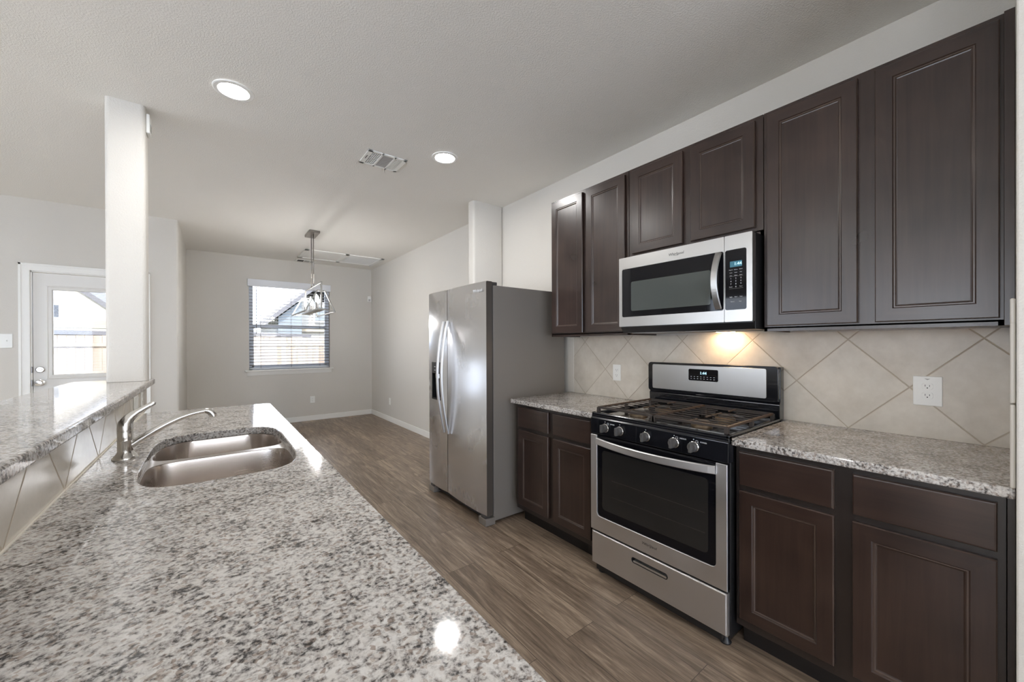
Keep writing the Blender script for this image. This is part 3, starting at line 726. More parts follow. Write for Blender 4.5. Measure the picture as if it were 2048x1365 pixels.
# lever: domed hub flowing into a curved handle
sec = [(math.cos(2 * PI * k / 16), math.sin(2 * PI * k / 16)) for k in range(16)]
pts = [(FX, FY, 1.0165), (FX + .000, FY, 1.030), (FX + .003, FY, 1.043), (FX + .009, FY, 1.055), (FX + .019, FY, 1.066), (FX + .033, FY, 1.078), (FX + .049, FY, 1.088), (FX + .064, FY, 1.097), (FX + .076, FY, 1.106), (FX + .080, FY, 1.109)]
rad = [(.0225, .0225), (.0222, .0222), (.020, .0195), (.017, .0155), (.0135, .0115), (.011, .0085), (.0095, .0062), (.009, .0052), (.0085, .0045), (.004, .002)]
MB().tube(pts, rad, sec=sec, up=(0, 1, 0)).build('lever_handle', 'chrome', fa)
def bez(p0, p1, p2, p3, n=18):
    o = []
    for i in range(n + 1):
        t = i / n; o.append(tuple((1 - t) ** 3 * a + 3 * (1 - t) ** 2 * t * b + 3 * (1 - t) * t * t * c + t ** 3 * d for a, b, c, d in zip(p0, p1, p2, p3)))
    return o
sp_pts = bez((FX + .012, FY, .957), (FX + .09, FY, 1.012), (FX + .15, FY, 1.055), (FX + .228, FY, 1.060))
o = MB().tube(sp_pts, [.0132 - .0040 * i / 18 for i in range(19)], n=14, up=(0, 1, 0)).build('spout', 'chrome', fa)
MB().tube([(FX + .224, FY, 1.062), (FX + .240, FY, 1.057), (FX + .250, FY, 1.043), (FX + .251, FY, 1.035)], [.0095, .0130, .0140, .0135], n=18, up=(0, 1, 0)).build('aerator', 'chrome', o)

# ------------------------------------------------------------------ outlets and switches
def outlet_plate(label, c, face, kind='duplex', w=.072, h=.117, group=None, cat='outlet', name='wall_outlet', gangs=1):
    """c: centre on the wall; face: '-x','-y','+x'"""
    t = thing(name, c, label, cat, group)
    def T(u, v, d):                     # u along the wall to the viewer's right, v up, d out of the wall
        if face == '-x': return (c[0] - d, c[1] - u, c[2] + v)
        if face == '+x': return (c[0] + d, c[1] + u, c[2] + v)
        return (c[0] + u, c[1] - d, c[2] + v)
    def bx(mb, u0, u1, v0, v1, d0, d1, bev=0, mi=0):
        a, b = T(u0, v0, d0), T(u1, v1, d1)
        lo = [min(p, q) for p, q in zip(a, b)]; hi = [max(p, q) for p, q in zip(a, b)]
        mb.box(lo[0], hi[0], lo[1], hi[1], lo[2], hi[2], bev=bev, mi=mi); return mb
    bx(MB(), -w / 2, w / 2, -h / 2, h / 2, .0002, .0055, bev=.0022).build('cover_plate', 'plastic', t)
    for g in range(gangs):
        gu = (g - (gangs - 1) / 2) * .046
        if kind == 'duplex':
            for s in (1, -1):
                ring = lambda r, d: [T(gu + max(-.0165, min(.0165, r * math.cos(2 * PI * k / 24))) * 1.0, s * .0195 + max(-.0125, min(.0125, r * math.sin(2 * PI * k / 24))), d) for k in range(24)]
                o = MB().rings([ring(.0178, .0050), ring(.0178, .0068), ring(.0168, .0074)], smooth=False).build('receptacle', 'plastic', t)
                m = MB(); bx(m, gu - .0072, gu - .0056, s * .0195 - .001, s * .0195 + .007, .0072, .0077)
                bx(m, gu + .0056, gu + .0072, s * .0195 - .001, s * .0195 + .006, .0072, .0077)
                bx(m, gu - .0018, gu + .0018, s * .0195 - .0085, s * .0195 - .0045, .0072, .0077, bev=.0)
                m.build('slots', 'slot', o)
        elif kind == 'switch':
            bx(MB(), gu - .005, gu + .005, -.011, .011, .0052, .008, bev=.001).build('toggle_collar', 'plastic', t)
            m = MB(); bx(m, gu - .0035, gu + .0035, -.002, .008, .007, .017, bev=.0015); m.build('toggle', 'plastic', t)
        else:
            bx(MB(), gu - .0165, gu + .0165, -.033, .033, .0052, .0082, bev=.0015).build('rocker', 'plastic', t)
    if face == '-x' and kind == 'duplex' and w > .075:
        m = MB().prism([(c[1] - .009, c[2] + h / 2 - .010), (c[1] + .009, c[2] + h / 2 - .010), (c[1], c[2] + h / 2 - .016)], c[0] - .0062, c[0] - .0054, axis='x')
        m.build('test_mark', 'vent_grey', t)
    return t
outlet_plate('narrow white duplex outlet on the backsplash left of the range', (D - .010, 1.813, 1.103), '-x', w=.070, h=.120)
outlet_plate('wide white duplex outlet plate on the backsplash right of the range', (D - .010, .2225, 1.114), '-x', w=.086, h=.124)
outlet_plate('white duplex outlet low on the far wall under the dining window', (1.377, F, .364), '-y', w=.075, h=.116)
outlet_plate('white duplex outlet low on the right dining wall near the corner', (D, 6.541, .345), '-x', w=.072, h=.116)
outlet_plate('white rocker switch plate on the island tile nearer the faucet', (-.329, 2.86, 1.010), '+x', kind='rocker', w=.115, h=.100, cat='switch', name='switch_plate', gangs=2)
outlet_plate('white outlet plate on the island tile nearest the pillar', (-.329, 3.08, 1.010), '+x', kind='duplex', w=.072, h=.100)
outlet_plate('white toggle switch plate on the wall left of the patio door', (-1.563, W, 1.368), '-y', kind='switch', w=.118, h=.134, cat='switch', name='switch_plate', gangs=2)

# ------------------------------------------------------------------ range
R0, R1 = .743, 1.495           # near (right) and far (left) sides
RF = 1.728                     # plane of the oven door face
rg = thing('gas_range', (D - .02, (R0 + R1) / 2, 0), 'freestanding stainless and black gas range between the base cabinets', 'range')
MB().box(RF + .03, D - .02, R0, R1, .045, .905, bev=.003).build('body', 'black_rough', rg)
for y in (R0 + .035, R1 - .035):
    for x in (RF + .06, D - .08): MB().lathe((x, y, 0), [(.022, 0), (.024, .006), (.016, .016), (.012, .046)], n=16).build('foot', 'black_rough', rg)
# cooktop tray with raised rim
x0, x1 = RF + .012, D - .075
mb = MB().box(x0, x1 + .01, R0 - .003, R1 + .003, .893, .912, bev=.004)
for a in ((x0, x0 + .03, R0 - .003, R1 + .003), (x1 - .005, x1 + .015, R0 - .003, R1 + .003), (x0, x1, R0 - .003, R0 + .016), (x0, x1, R1 - .016, R1 + .003)):
    mb.box(*a, .905, .925, bev=.006, seg=3)
mb.build('cooktop', 'black', rg)
# control fascia (slopes back a little)
mb = MB().prism([(RF + .004, .806), (RF + .06, .806), (RF + .06, .905), (RF + .034, .921), (RF + .018, .915), (RF + .012, .900), (RF + .004, .893)], R0 - .002, R1 + .002, axis='y', bev=.0015)
fas = mb.build('control_panel', 'black', rg)
for i, y in enumerate((1.394, 1.296, 1.138, .985, .891)):
    k = MB().lathe((RF + .0035, y, .848), [(.0245, 0), (.0245, -.003), (.0225, -.005)], axis='x', n=32).build('knob', 'chrome', rg)
    m = MB().lathe((RF - .001, y, .848), [(.0225, 0), (.0205, -.016), (.0190, -.020), (.0, -.020)], axis='x', n=32)
    m.prism([(y - .0065, .8265), (y + .0065, .8265), (y + .0065, .869), (y - .0065, .869)], RF - .037, RF - .012, axis='x', bev=.0025)
    m.build('grip', 'knob', k)
    MB().box(RF - .0376, RF - .0368, y - .0008, y + .0008, .850, .864).build('pointer', 'slot', k)
    MB().lathe((RF + .0036, y, .8815), [(.0022, 0), (.0022, -.0006)], axis='x', n=10).build('indicator_dot', 'print', fas)
for y, s in ((1.345, 'SIMMER'), (.942, 'MEDIUM'), (.846, 'POWER')):
    text('lettering', s, .0085, (RF + .0032, y, .874), 'print', fas)
    for z, c in ((.868, .004),):
        m = MB()
        for q in ((-.0045, .0), (.0045, .0)): m.box(RF + .003, RF + .0036, y + .030 + q[0] - .0006, y + .030 + q[0] + .0006, .869, .879)
        m.box(RF + .003, RF + .0036, y + .0255, y + .0345, .8684, .8694); m.box(RF + .003, RF + .0036, y + .0255, y + .0345, .8782, .8792)
        m.build('burner_mark', 'print', fas)
# grates
GY = [(R0 + .022, (R0 + R1) / 2 - .003), ((R0 + R1) / 2 + .003, R1 - .022)]
gx0, gx1 = RF + .045, x1 - .03
for gi, (ya, yb) in enumerate(GY):
    m = MB(); zt = .951; w = .013
    def B_(p, q, ww=w, hh=.010, mi=0): m.bar(p, q, ww, hh, mi=mi)
    # outer frame (front bar is broad and bevelled)
    B_((gx0, ya, zt), (gx0, yb, zt), .018, .011); B_((gx1, ya, zt), (gx1, yb, zt))
    B_((gx0, ya, zt), (gx1, ya, zt), .011, .010, 1); B_((gx0, yb, zt), (gx1, yb, zt), .011, .010, 1)
    ym = (ya + yb) / 2; bx = [gx0 + .135, gx1 - .135]
    nb = 9
    for k in range(1, nb):
        x = gx0 + (gx1 - gx0) * k / nb
        gap = max([math.sqrt(max(0, .052 ** 2 - (x - c) ** 2)) for c in bx])
        if gap > .012:
            B_((x, ya, zt), (x, ym - gap, zt), .0055, .0045); B_((x, ym + gap, zt), (x, yb, zt), .0055, .0045)
        else: B_((x, ya, zt), (x, yb, zt), .0055, .0045)
    segs = [gx0] + [v for c in bx for v in (c - .045, c + .045)] + [gx1]
    for a, b in zip(segs[::2], segs[1::2]): B_((a, ym, zt), (b, ym, zt), .008, .006, 1)
    for xx in (gx0, (gx0 + gx1) / 2, gx1):
        for yy in (ya, yb): m.box(xx - .008, xx + .008, yy - .008, yy + .008, .9115, zt)
    m.build('grate', ['iron', 'iron_rust'], rg)
    for c in bx:
        bo = MB().lathe((c, ym, .9115), [(.050, 0), (.048, .010), (.036, .012), (.034, .020)], n=32).build('burner', 'brass', rg)
        MB().lathe((c, ym, .9315), [(.035, 0), (.036, .004), (.032, .008), (.0, .009)], n=32).build('burner_cap', 'burner', bo)
# oven door
dz0, dz1 = .258, .800
od = MB().box(RF + .004, RF + .030, R0 + .002, R1 - .002, dz0, dz1, bev=.002).build('oven_door', 'black_glass', rg)
gy0, gy1, gz0 = R0 + .048, R1 - .046, .342
# stainless U frame around the glass
mb = MB(); outer = [(R0 + .001, dz1), (R0 + .001, dz0), (R1 - .001, dz0), (R1 - .001, dz1)]
inner = [(gy1, dz1)] + [(gy1 - .02 + .02 * math.cos(a), gz0 + .02 - .02 * math.sin(a)) for a in [0, .39, .79, 1.18, PI / 2]] + [(gy0 + .02 - .02 * math.sin(a), gz0 + .02 - .02 * math.cos(a)) for a in [0, .39, .79, 1.18, PI / 2]] + [(gy0, dz1)]
mb.prism(outer + inner, RF - .002, RF + .006, axis='x', bev=.0012, seg=1)
mb.build('door_frame', 'steel', od)
MB().prism(rrect(gy0 + .035, gy1 - .035, gz0 + .045, .72, .02), RF + .0015, RF + .0045, axis='x').build('oven_window', 'oven_glass', od)
m = MB()
for z in (.475, .565): m.bar((RF + .001, gy0 + .05, z), (RF + .001, gy1 - .10, z), .0008, .0016)
m.build('rack_line', 'iron', od)
# bowed handle
hp = []
for k in range(25):
    t = k / 24; y = gy1 - .001 - t * (gy1 - gy0 - .002); s = math.sin(PI * t)
    hp.append((RF - .004 - .044 * s ** .8, y, .768 - .004 * s))
MB().tube(hp, [(.0185, .0075)] * 25, sec=[(1, .5), (.8, 1), (-.8, 1), (-1, .5), (-1, -.5), (-.8, -1), (.8, -1), (1, -.5)], up=(1, 0, 0), smooth=False).build('handle', 'steel', od)
text('logo', 'Whirlpool', .020, (RF - .0024, 1.117, .305), 'logo', od, shear=.2, depth=.0006)
m = MB(); m.tube([(RF - .0024, 1.117 + .022 * math.cos(a) , .304 + .008 * math.sin(a)) for a in [x * .35 - .3 for x in range(13)]], .0007, n=6, up=(1, 0, 0)); m.build('logo_swirl', 'logo', od)
# drawer with pull slot
dr0, dr1, dt = .062, .246, .026
sy_0, sy_1, sz0, sz1 = 1.018, 1.222, .176, .206
def slot_ring(i, x): return [(x, y, z) for y, z in rrect(sy_0 + i, sy_1 - i, sz0 + i, sz1 - i, .013 - i * .4)]
b = bmesh.new()
ov = [b.verts.new((RF, y, z)) for y, z in ((R0 + .004, dr0), (R1 - .004, dr0), (R1 - .004, dr1), (R0 + .004, dr1))]
iv = [b.verts.new(p) for p in slot_ring(0, RF)]
es = [b.edges.new((ov[i], ov[(i + 1) % 4])) for i in range(4)] + [b.edges.new((iv[i], iv[(i + 1) % len(iv)])) for i in range(len(iv))]
bmesh.ops.triangle_fill(b, use_beauty=True, use_dissolve=False, edges=es)
bk = [b.verts.new((RF + .026, v.co.y, v.co.z)) for v in ov]
for i in range(4): b.faces.new((ov[i], ov[(i + 1) % 4], bk[(i + 1) % 4], bk[i]))
b.faces.new(bk)
r2 = [b.verts.new(p) for p in slot_ring(.003, RF + .014)]
for i in range(len(iv)): b.faces.new((iv[i], iv[(i + 1) % len(iv)], r2[(i + 1) % len(iv)], r2[i]))
b.faces.new(r2)
for f in b.faces:
    if all(sy_0 - .001 < v.co.y < sy_1 + .001 and sz0 - .001 < v.co.z < sz1 + .001 for v in f.verts): f.material_index = 1
bmesh.ops.recalc_face_normals(b, faces=b.faces)
bmesh.ops.bevel(b, geom=[e for e in b.edges if abs(e.verts[0].co.x - RF) < 1e-6 and abs(e.verts[1].co.x - RF) < 1e-6 and e.verts[0] in ov and e.verts[1] in ov], offset=.006, segments=3, affect='EDGES')
m = MB(); m._merge(b, None); dw = m.build('storage_drawer', ['steel', 'black_rough'], rg)
MB().prism([(R0 + .02, .0), (R0 + .02, .0)] and rrect(sy_0 + .008, sy_1 - .008, sz0 + .003, sz0 + .013, .004), RF + .003, RF + .0135, axis='x').build('pull_grip', 'handle', dw)
MB().box(RF + .012, RF + .04, R0 + .03, R1 - .03, .03, .06).build('kick_bar', 'black_rough', rg)
# backguard
bx0 = 2.330
bg = MB().prism([(bx0 + .004, .915), (D - .012, .915), (D - .012, 1.192), (bx0 + .02, 1.192), (bx0 + .012, 1.012), (bx0 - .0, .995)], R0 + .0, R1 + .006, axis='y', bev=.002).build('backguard', 'black', rg)
b0, b1 = R0 + .004, R1 + .012
con = MB().prism(rrect(b0, b1, 1.006, 1.196, .020), bx0 - .004, bx0 + .03, axis='x', bev=.006, seg=3).build('console', 'black', rg)
MB().prism(rrect(b0 + .055, b1 - .032, 1.024, 1.183, .010), bx0 - .0062, bx0 - .0035, axis='x', bev=.001, seg=1).build('console_face', 'steel_bright', con)
dsp = MB().prism(rrect(1.050, 1.226, 1.093, 1.163, .008), bx0 - .008, bx0 - .006, axis='x').build('display', 'black_glass', con)
text('digits', '1:44', .024, (bx0 - .0083, 1.136, 1.139), 'lcd', dsp)
m = MB()
for k in range(8):
    for zz in (1.104, 1.116): m.box(bx0 - .0086, bx0 - .0079, 1.068 + k * .0195, 1.076 + k * .0195, zz, zz + .0022)
m.build('button_print', 'print', dsp)

# ------------------------------------------------------------------ microwave
MF = 1.989; MZ0, MZ1 = 1.423, 1.842; MS = .868
mw = thing('microwave', (D - .001, (R0 + R1) / 2, 1.384), 'stainless over-the-range microwave with black glass door', 'microwave')
MB().box(MF + .035, D - .001, .742, 1.488, 1.386, 1.843, bev=.002).build('body', 'black_rough', mw)
m = MB().prism([(MF + .036, 1.386), (MF + .036, 1.45), (MF + .012, 1.45), (MF + .012, 1.418)], .745, 1.486, axis='y'); m.build('vent_lip', 'black_rough', mw)
def steel_panel(name, ya, yb, za, zb, ia, ib, ja, jb, r):
    """stainless sheet with an opening for the glass"""
    b = bmesh.new(); out = rrect(ya, yb, za, zb, .004, 3); inn = rrect(ia, ib, ja, jb, r, 6)
    ls = []
    for pts in (out, inn):
        v = [b.verts.new((MF, y, z)) for y, z in pts]; ls.append(v)
    es = [b.edges.new((v[i], v[(i + 1) % len(v)])) for v in ls for i in range(len(v))]
    bmesh.ops.triangle_fill(b, use_beauty=True, use_dissolve=False, edges=es)
    for v, d in ((ls[0], .035), (ls[1], .006)):
        w2 = [b.verts.new((MF + d, p.co.y, p.co.z)) for p in v]
        for i in range(len(v)): b.faces.new((v[i], v[(i + 1) % len(v)], w2[(i + 1) % len(v)], w2[i]))
        b.faces.new(w2)
    bmesh.ops.recalc_face_normals(b, faces=b.faces)
    m = MB(); m._merge(b, 0); return m.build(name, 'steel_bright', mw)
md = steel_panel('door', MS + .001, 1.490, MZ0, MZ1, MS + .0035, 1.468, 1.480, 1.772, .010)
MB().prism(rrect(MS + .0045, 1.467, 1.481, 1.771, .010), MF + .0015, MF + .0055, axis='x').build('door_glass', 'black_glass', md)
MB().prism(rrect(.935, 1.405, 1.515, 1.690, .010), MF + .0008, MF + .0014, axis='x').build('door_window', 'mw_glass', md)
cp = steel_panel('control_panel', .743, MS - .001, MZ0, MZ1, .768, MS - .0035, 1.480, 1.772, .010)
cg = MB().prism(rrect(.769, MS - .0045, 1.481, 1.771, .008), MF + .0015, MF + .0055, axis='x').build('touch_pad', 'black_glass', cp)
MB().box(MF + .0008, MF + .0014, .788, .842, 1.687, 1.715).build('display', 'lcd_back', cg)
text('digits', '1:44', .020, (MF + .0004, .806, 1.701), 'lcd', cg)
for r in range(4):
    for c in range(3):
        s = '123456789'[r * 3 + c] if r < 3 else ('', '0', '')[c]
        if s: text('lettering', s, .0095, (MF + .001, .838 - c * .0225, 1.632 - r * .0135), 'print', cg)
for c, s in ((0, 'Power'), (2, 'Timer')): text('lettering', s, .0055, (MF + .001, .838 - c * .0225, 1.5915), 'print', cg)
for r, row in enumerate((('Popcorn', 'Defrost', 'Reheat'), ('Cook', 'Steam', 'Melt'), ('Time', 'Soften', 'Keep'))):
    for c, s in enumerate(row): text('lettering', s, .0052, (MF + .001, .838 - c * .0225, 1.674 - r * .014), 'print', cg)
for c, s in enumerate(('Light', 'Start', 'Vent')): text('lettering', s, .0065, (MF + .001, .838 - c * .0225, 1.543), 'print', cg)
for c, s in enumerate(('Cancel', 'Add')): text('lettering', s, .0065, (MF + .001, .832 - c * .036, 1.520), 'print', cg)
m = MB()
for z in (1.642, 1.583): m.box(MF + .0008, MF + .0013, .783, .846, z, z + .0005)
m.build('divider_print', 'vent_grey', cg)
hp = [];
for k in range(21):
    t = k / 20; s = math.sin(PI * t); hp.append((MF - .006 - .038 * s ** .85, .893 + .006 * s, 1.765 - .275 * t))
MB().tube(hp, [(.0155, .006)] * 21, sec=[(1, .4), (.8, 1), (-.8, 1), (-1, .4), (-1, -.4), (-.8, -1), (.8, -1), (1, -.4)], up=(-1, 0, 0), smooth=False).build('handle', 'steel_bright', md)
text('logo', 'Whirlpool', .021, (MF - .0005, 1.118, 1.806), 'logo', md, shear=.1)
m = MB(); m.tube([(MF - .0005, 1.118 + .016 * math.cos(a), 1.802 + .006 * math.sin(a)) for a in [PI + x * .3 for x in range(10)]], .0006, n=6, up=(1, 0, 0)); m.build('logo_swirl', 'logo', md)
# underside: grease filters and lamp
m = MB(); m.box(MF + .06, D - .10, .80, 1.10, 1.3825, 1.3862); m.box(MF + .06, D - .10, 1.14, 1.44, 1.3825, 1.3862); m.build('grease_filter', 'vent_grey', mw)
MB().box(D - .085, D - .045, .97, 1.06, 1.3828, 1.3862).build('cooktop_lamp', 'hood_lamp', mw)

# ------------------------------------------------------------------ refrigerator
FXD, FY0, FY1, FSM = 1.545, 2.318, 3.248, 2.902
fr = thing('refrigerator', (1.96, (FY0 + FY1) / 2, 0), 'side-by-side stainless refrigerator with ice dispenser beside the base cabinet', 'refrigerator')
MB().box(FXD + .082, 2.362, FY0 + .012, FY1 - .012, .018, 1.752, bev=.004).build('body', 'fridge_side', fr)
MB().box(FXD + .064, FXD + .083, FY0 + .016, FY1 - .016, .085, 1.745).build('gasket', 'gasket', fr)
def fridge_door(y0, y1, hole=None):
    """slightly bowed door skin; the freezer side has a dispenser opening"""
    zs = [.072, .078] + ([hole[2], hole[3]] if hole else []) + [1.768, 1.776]
    ysn = [y0 + (y1 - y0) * k / 16 for k in range(17)]
    if hole: ysn = sorted([y for y in ysn if min(abs(y - hole[0]), abs(y - hole[1])) > .008] + [hole[0], hole[1]])
    b = bmesh.new(); ym, hw = (y0 + y1) / 2, (y1 - y0) / 2
    def xx(y, z):
        u = (y - ym) / hw; e = .005 if (z in (zs[0], zs[-1])) else 0
        return FXD + .012 * u * u + e
    G = [[b.verts.new((xx(y, z), y, z)) for y in ysn] for z in zs]
    for i in range(len(zs) - 1):
        for j in range(len(ysn) - 1):
            if hole and abs(zs[i] - hole[2]) < 1e-6 and ysn[j] >= hole[0] - 1e-6 and ysn[j + 1] <= hole[1] + 1e-6: continue
            f = b.faces.new((G[i][j], G[i][j + 1], G[i + 1][j + 1], G[i + 1][j])); f.smooth = True
    bd = [e for e in b.edges if e.is_boundary]
    ret = bmesh.ops.extrude_edge_only(b, edges=bd)
    for v in ret['geom']:
        if isinstance(v, bmesh.types.BMVert): v.co.x = FXD + .062
        elif isinstance(v, bmesh.types.BMFace): v.material_index = 1
    bmesh.ops.recalc_face_normals(b, faces=b.faces)
    m = MB(); m._merge(b, None); return m
HY0, HY1, HZ0, HZ1 = 3.005, 3.178, .835, 1.165
fd1 = fridge_door(FY0, FSM - .004).build('door', ['steel_v', 'door_side'], fr)
fd2 = fridge_door(FSM + .004, FY1, (HY0, HY1, HZ0, HZ1)).build('door', ['steel_v', 'door_side'], fr)
m = MB().box(FXD + .0035, FXD + .062, HY0, HY1, HZ0, HZ1)
dsp = MB(); dsp.box(FXD + .056, FXD + .06, HY0 + .001, HY1 - .001, HZ0 + .001, HZ1 - .001)
dsp.box(FXD + .004, FXD + .056, HY0 + .001, HY0 + .01, HZ0 + .001, HZ1 - .001); dsp.box(FXD + .004, FXD + .056, HY1 - .01, HY1 - .001, HZ0 + .001, HZ1 - .001)
dsp.box(FXD + .004, FXD + .056, HY0 + .001, HY1 - .001, HZ0 + .001, HZ0 + .014); dsp.box(FXD + .002, FXD + .05, HY0 + .001, HY1 - .001, 1.065, HZ1 - .001, bev=.003)
dsp = dsp.build('dispenser', 'black_rough', fd2)
MB().box(FXD + .012, FXD + .05, HY0 + .055, HY1 - .05, 1.02, 1.064, bev=.004).build('ice_chute', 'chrome', dsp)
MB().box(FXD + .030, FXD + .036, HY0 + .05, HY1 - .05, .90, 1.02, bev=.003).build('paddle', 'gasket', dsp)
m = MB()
for k in range(4): m.box(FXD + .001, FXD + .0022, HY0 + .045 + (k % 2) * .055, HY0 + .065 + (k % 2) * .055, 1.09 + (k // 2) * .03, 1.096 + (k // 2) * .03)
m.build('button_print', 'print', dsp)
m.bm if False else None
for fd, yc in ((fd1, FSM - .036), (fd2, FSM + .036)):
    pts = []
    for k in range(29):
        t = k / 28; s = math.sin(PI * t); pts.append((FXD - .004 - .060 * s ** .9, yc, 1.512 - .935 * t))
    MB().tube(pts, [(.0125, .008)] * 29, sec=[(1, .4), (.7, 1), (-.7, 1), (-1, .4), (-1, -.4), (-.7, -1), (.7, -1), (1, -.4)], up=(-1, 0, 0), smooth=False).build('handle', 'handle', fd)
text('logo', 'Whirlpool', .030, (FXD + .0022, FY0 + .10, 1.715), 'logo_light', fd1)
for y in (FY0 + .035, FY1 - .035): MB().box(FXD + .03, FXD + .12, y - .02, y + .02, 1.7522, 1.776, bev=.004).build('hinge_cover', 'gasket', fr)
MB().box(FXD + .05, FXD + .085, FY0 + .10, FY1 - .10, .02, .072).build('toe_grille', 'black_rough', fr)
for y0, y1 in ((FY0 + .004, FY0 + .10), (FY1 - .10, FY1 - .004)):
    MB().box(FXD + .004, FXD + .09, y0, y1, 0, .052, bev=.004).build('leveling_foot_cover', 'fridge_side', fr)
    MB().box(FXD + .006, FXD + .05, y0 + .01, y1 - .03, .052, .0715, bev=.003).build('lower_hinge', 'gasket', fr)

# ------------------------------------------------------------------ ceiling lamps
def can_light(x, y, label, group=None):
    t = thing('recessed_ceiling_light', (x, y, ZC), label, 'ceiling light', group)
    MB().lathe((x, y, ZC), [(.098, -.0003), (.097, -.004), (.092, -.006), (.074, -.006), (.070, -.0012)], n=48, cap0=False, cap1=False, smooth=False).build('trim_ring', 'trim', t)
    MB().lathe((x, y, ZC), [(.0, -.0016), (.070, -.0015)], n=40, cap0=False, cap1=False, smooth=False).build('diffuser', 'lamp', t)
    return t
c1 = can_light(.100, 2.672, 'lit round recessed ceiling light above the island, nearest the pillar')
def can_copy(x, y, label, group=None):
    c = copy_tree(c1); c.location = (x, y, ZC); c['label'] = label
    if group: c['group'] = group
can_copy(1.410, 2.655, 'lit round recessed ceiling light in front of the refrigerator, beside the air vent')
for x, y in ((.10, -1.1), (1.41, -1.7)): can_copy(x, y, 'round recessed ceiling light over the kitchen behind the camera', 'recessed lights behind the camera')
for x, y in ((-2.3, -1.4), (-2.3, 1.6), (-4.2, -1.4), (-4.2, 1.6)): can_copy(x, y, 'round recessed ceiling light over the living area left of the bar', 'recessed lights over the living area')  # unseen lamps added to fill the room with even light

# ------------------------------------------------------------------ ceiling vents and hatch
v = thing('ceiling_vent', (1.05, 2.99, ZC), 'white three-section air register on the ceiling by the recessed light', 'vent')
vx0, vx1, vy0, vy1 = .905, 1.200, 2.868, 3.112
mb = MB(); z0, z1 = ZC - .008, ZC - .0003
ed = .022
secs = [(vx0 + .036, vx0 + .102), (vx0 + .118, vx0 + .196), (vx0 + .212, vx0 + .268)]
mb.box(vx0, vx1, vy0, vy0 + ed, z0, z1, bev=.002); mb.box(vx0, vx1, vy1 - ed, vy1, z0, z1, bev=.002)
mb.box(vx0, secs[0][0], vy0, vy1, z0, z1, bev=.002); mb.box(secs[2][1], vx1, vy0, vy1, z0, z1, bev=.002)
mb.box(secs[0][1], secs[1][0], vy0, vy1, z0, z1, bev=.002); mb.box(secs[1][1], secs[2][0], vy0, vy1, z0, z1, bev=.002)
mb.build('frame', 'plastic', v)
MB().box(vx0 + .01, vx1 - .01, vy0 + .01, vy1 - .01, ZC - .0022, ZC - .0004).build('backing', 'vent_dark', v)
mb = MB(); a, b = secs[0]
for k in range(6): x = a + (b - a) * k / 5; mb.box(x - .0018, x + .0018, vy0 + ed, vy1 - ed, z0 + .001, z1 - .002)
for k in range(9): y = vy0 + ed + (vy1 - vy0 - 2 * ed) * k / 8; mb.box(a, b, y - .0018, y + .0018, z0 + .001, z1 - .002)
mb.build('grid_louvre', 'plastic', v)
mb = MB(); a, b = secs[1]
for k in range(16):
    y = vy0 + ed + (vy1 - vy0 - 2 * ed) * (k + .5) / 16; mb.box(a, b, y - .0045, y + .0038, z0 + .002, z1 - .002)
mb.build('fine_louvre', 'vent_grey', v)
mb = MB(); a, b = secs[2]
for k in range(6): x = a + (b - a) * (k + .3) / 6; mb.box(x, x + .0062, vy0 + ed, vy1 - ed, z0 + .001, z1 - .002)
mb.build('slot_louvre', 'plastic', v)
MB().box(vx0 + .015, vx0 + .019, 2.955, 3.01, z0 - .003, z0).build('damper_lever', 'slot', v)
v2 = thing('ceiling_vent', (1.24, 7.33, ZC), 'small white air register on the dining ceiling by the far wall', 'vent')
MB().box(1.10, 1.40, 7.24, 7.42, ZC - .008, ZC - .0004, bev=.003).build('frame', 'plastic', v2)
MB().box(1.13, 1.22, 7.265, 7.395, ZC - .0095, ZC - .0075).build('grid_louvre', 'vent_dark', v2)
MB().box(1.235, 1.31, 7.265, 7.395, ZC - .0095, ZC - .0075).build('fine_louvre', 'vent_grey', v2)
MB().box(1.325, 1.375, 7.265, 7.395, ZC - .0095, ZC - .0075).build('slot_louvre', 'vent_grey', v2)
h = thing('attic_hatch', (1.68, 6.74, ZC), 'white rectangular access hatch with a return grille on the dining ceiling', 'hatch')
hx0, hx1, hy0, hy1 = 1.09, 2.27, 6.40, 7.09
mb = MB()
for a in ((hx0, hx1, hy0, hy0 + .06), (hx0, hx1, hy1 - .06, hy1), (hx0, hx0 + .06, hy0, hy1), (hx1 - .06, hx1, hy0, hy1), (1.66, 1.72, hy0, hy1)): mb.box(*a, ZC - .014, ZC - .0004, bev=.003)
mb.build('frame', 'trim', h)
MB().box(hx0 + .05, 1.68, hy0 + .05, hy1 - .05, ZC - .006, ZC - .0006).build('panel', 'trim', h)
mb = MB().box(1.71, hx1 - .05, hy0 + .05, hy1 - .05, ZC - .003, ZC - .0006)
for k in range(26): y = hy0 + .065 + k * .0218; mb.box(1.72, hx1 - .06, y, y + .012, ZC - .008, ZC - .003)
mb.build('return_grille', 'grille', h)

# small wall devices
o = thing('motion_sensor', (D - .035, F - .03, 2.17), 'small white motion sensor high in the far right dining corner', 'sensor')
MB().prism([(D - .072, F - .0015), (D - .085, F - .030), (D - .045, F - .052), (D - .012, F - .040), (D - .0015, F - .0015)], 2.125, 2.235, axis='z', bev=.006).build('housing', 'plastic', o)
MB().box(D - .071, D - .035, F - .053, F - .046, 2.14, 2.18, bev=.002).build('lens', 'vent_grey', o)
o = thing('wall_sensor', (-.312, 3.225, 2.655), 'small white sensor high on the right side of the pillar', 'sensor')
MB().box(-.3118, -.2945, 3.185, 3.265, 2.60, 2.715, bev=.005).build('housing', 'plastic', o)
MB().box(-.2945, -.2925, 3.20, 3.25, 2.625, 2.66, bev=.001).build('lens', 'vent_grey', o)

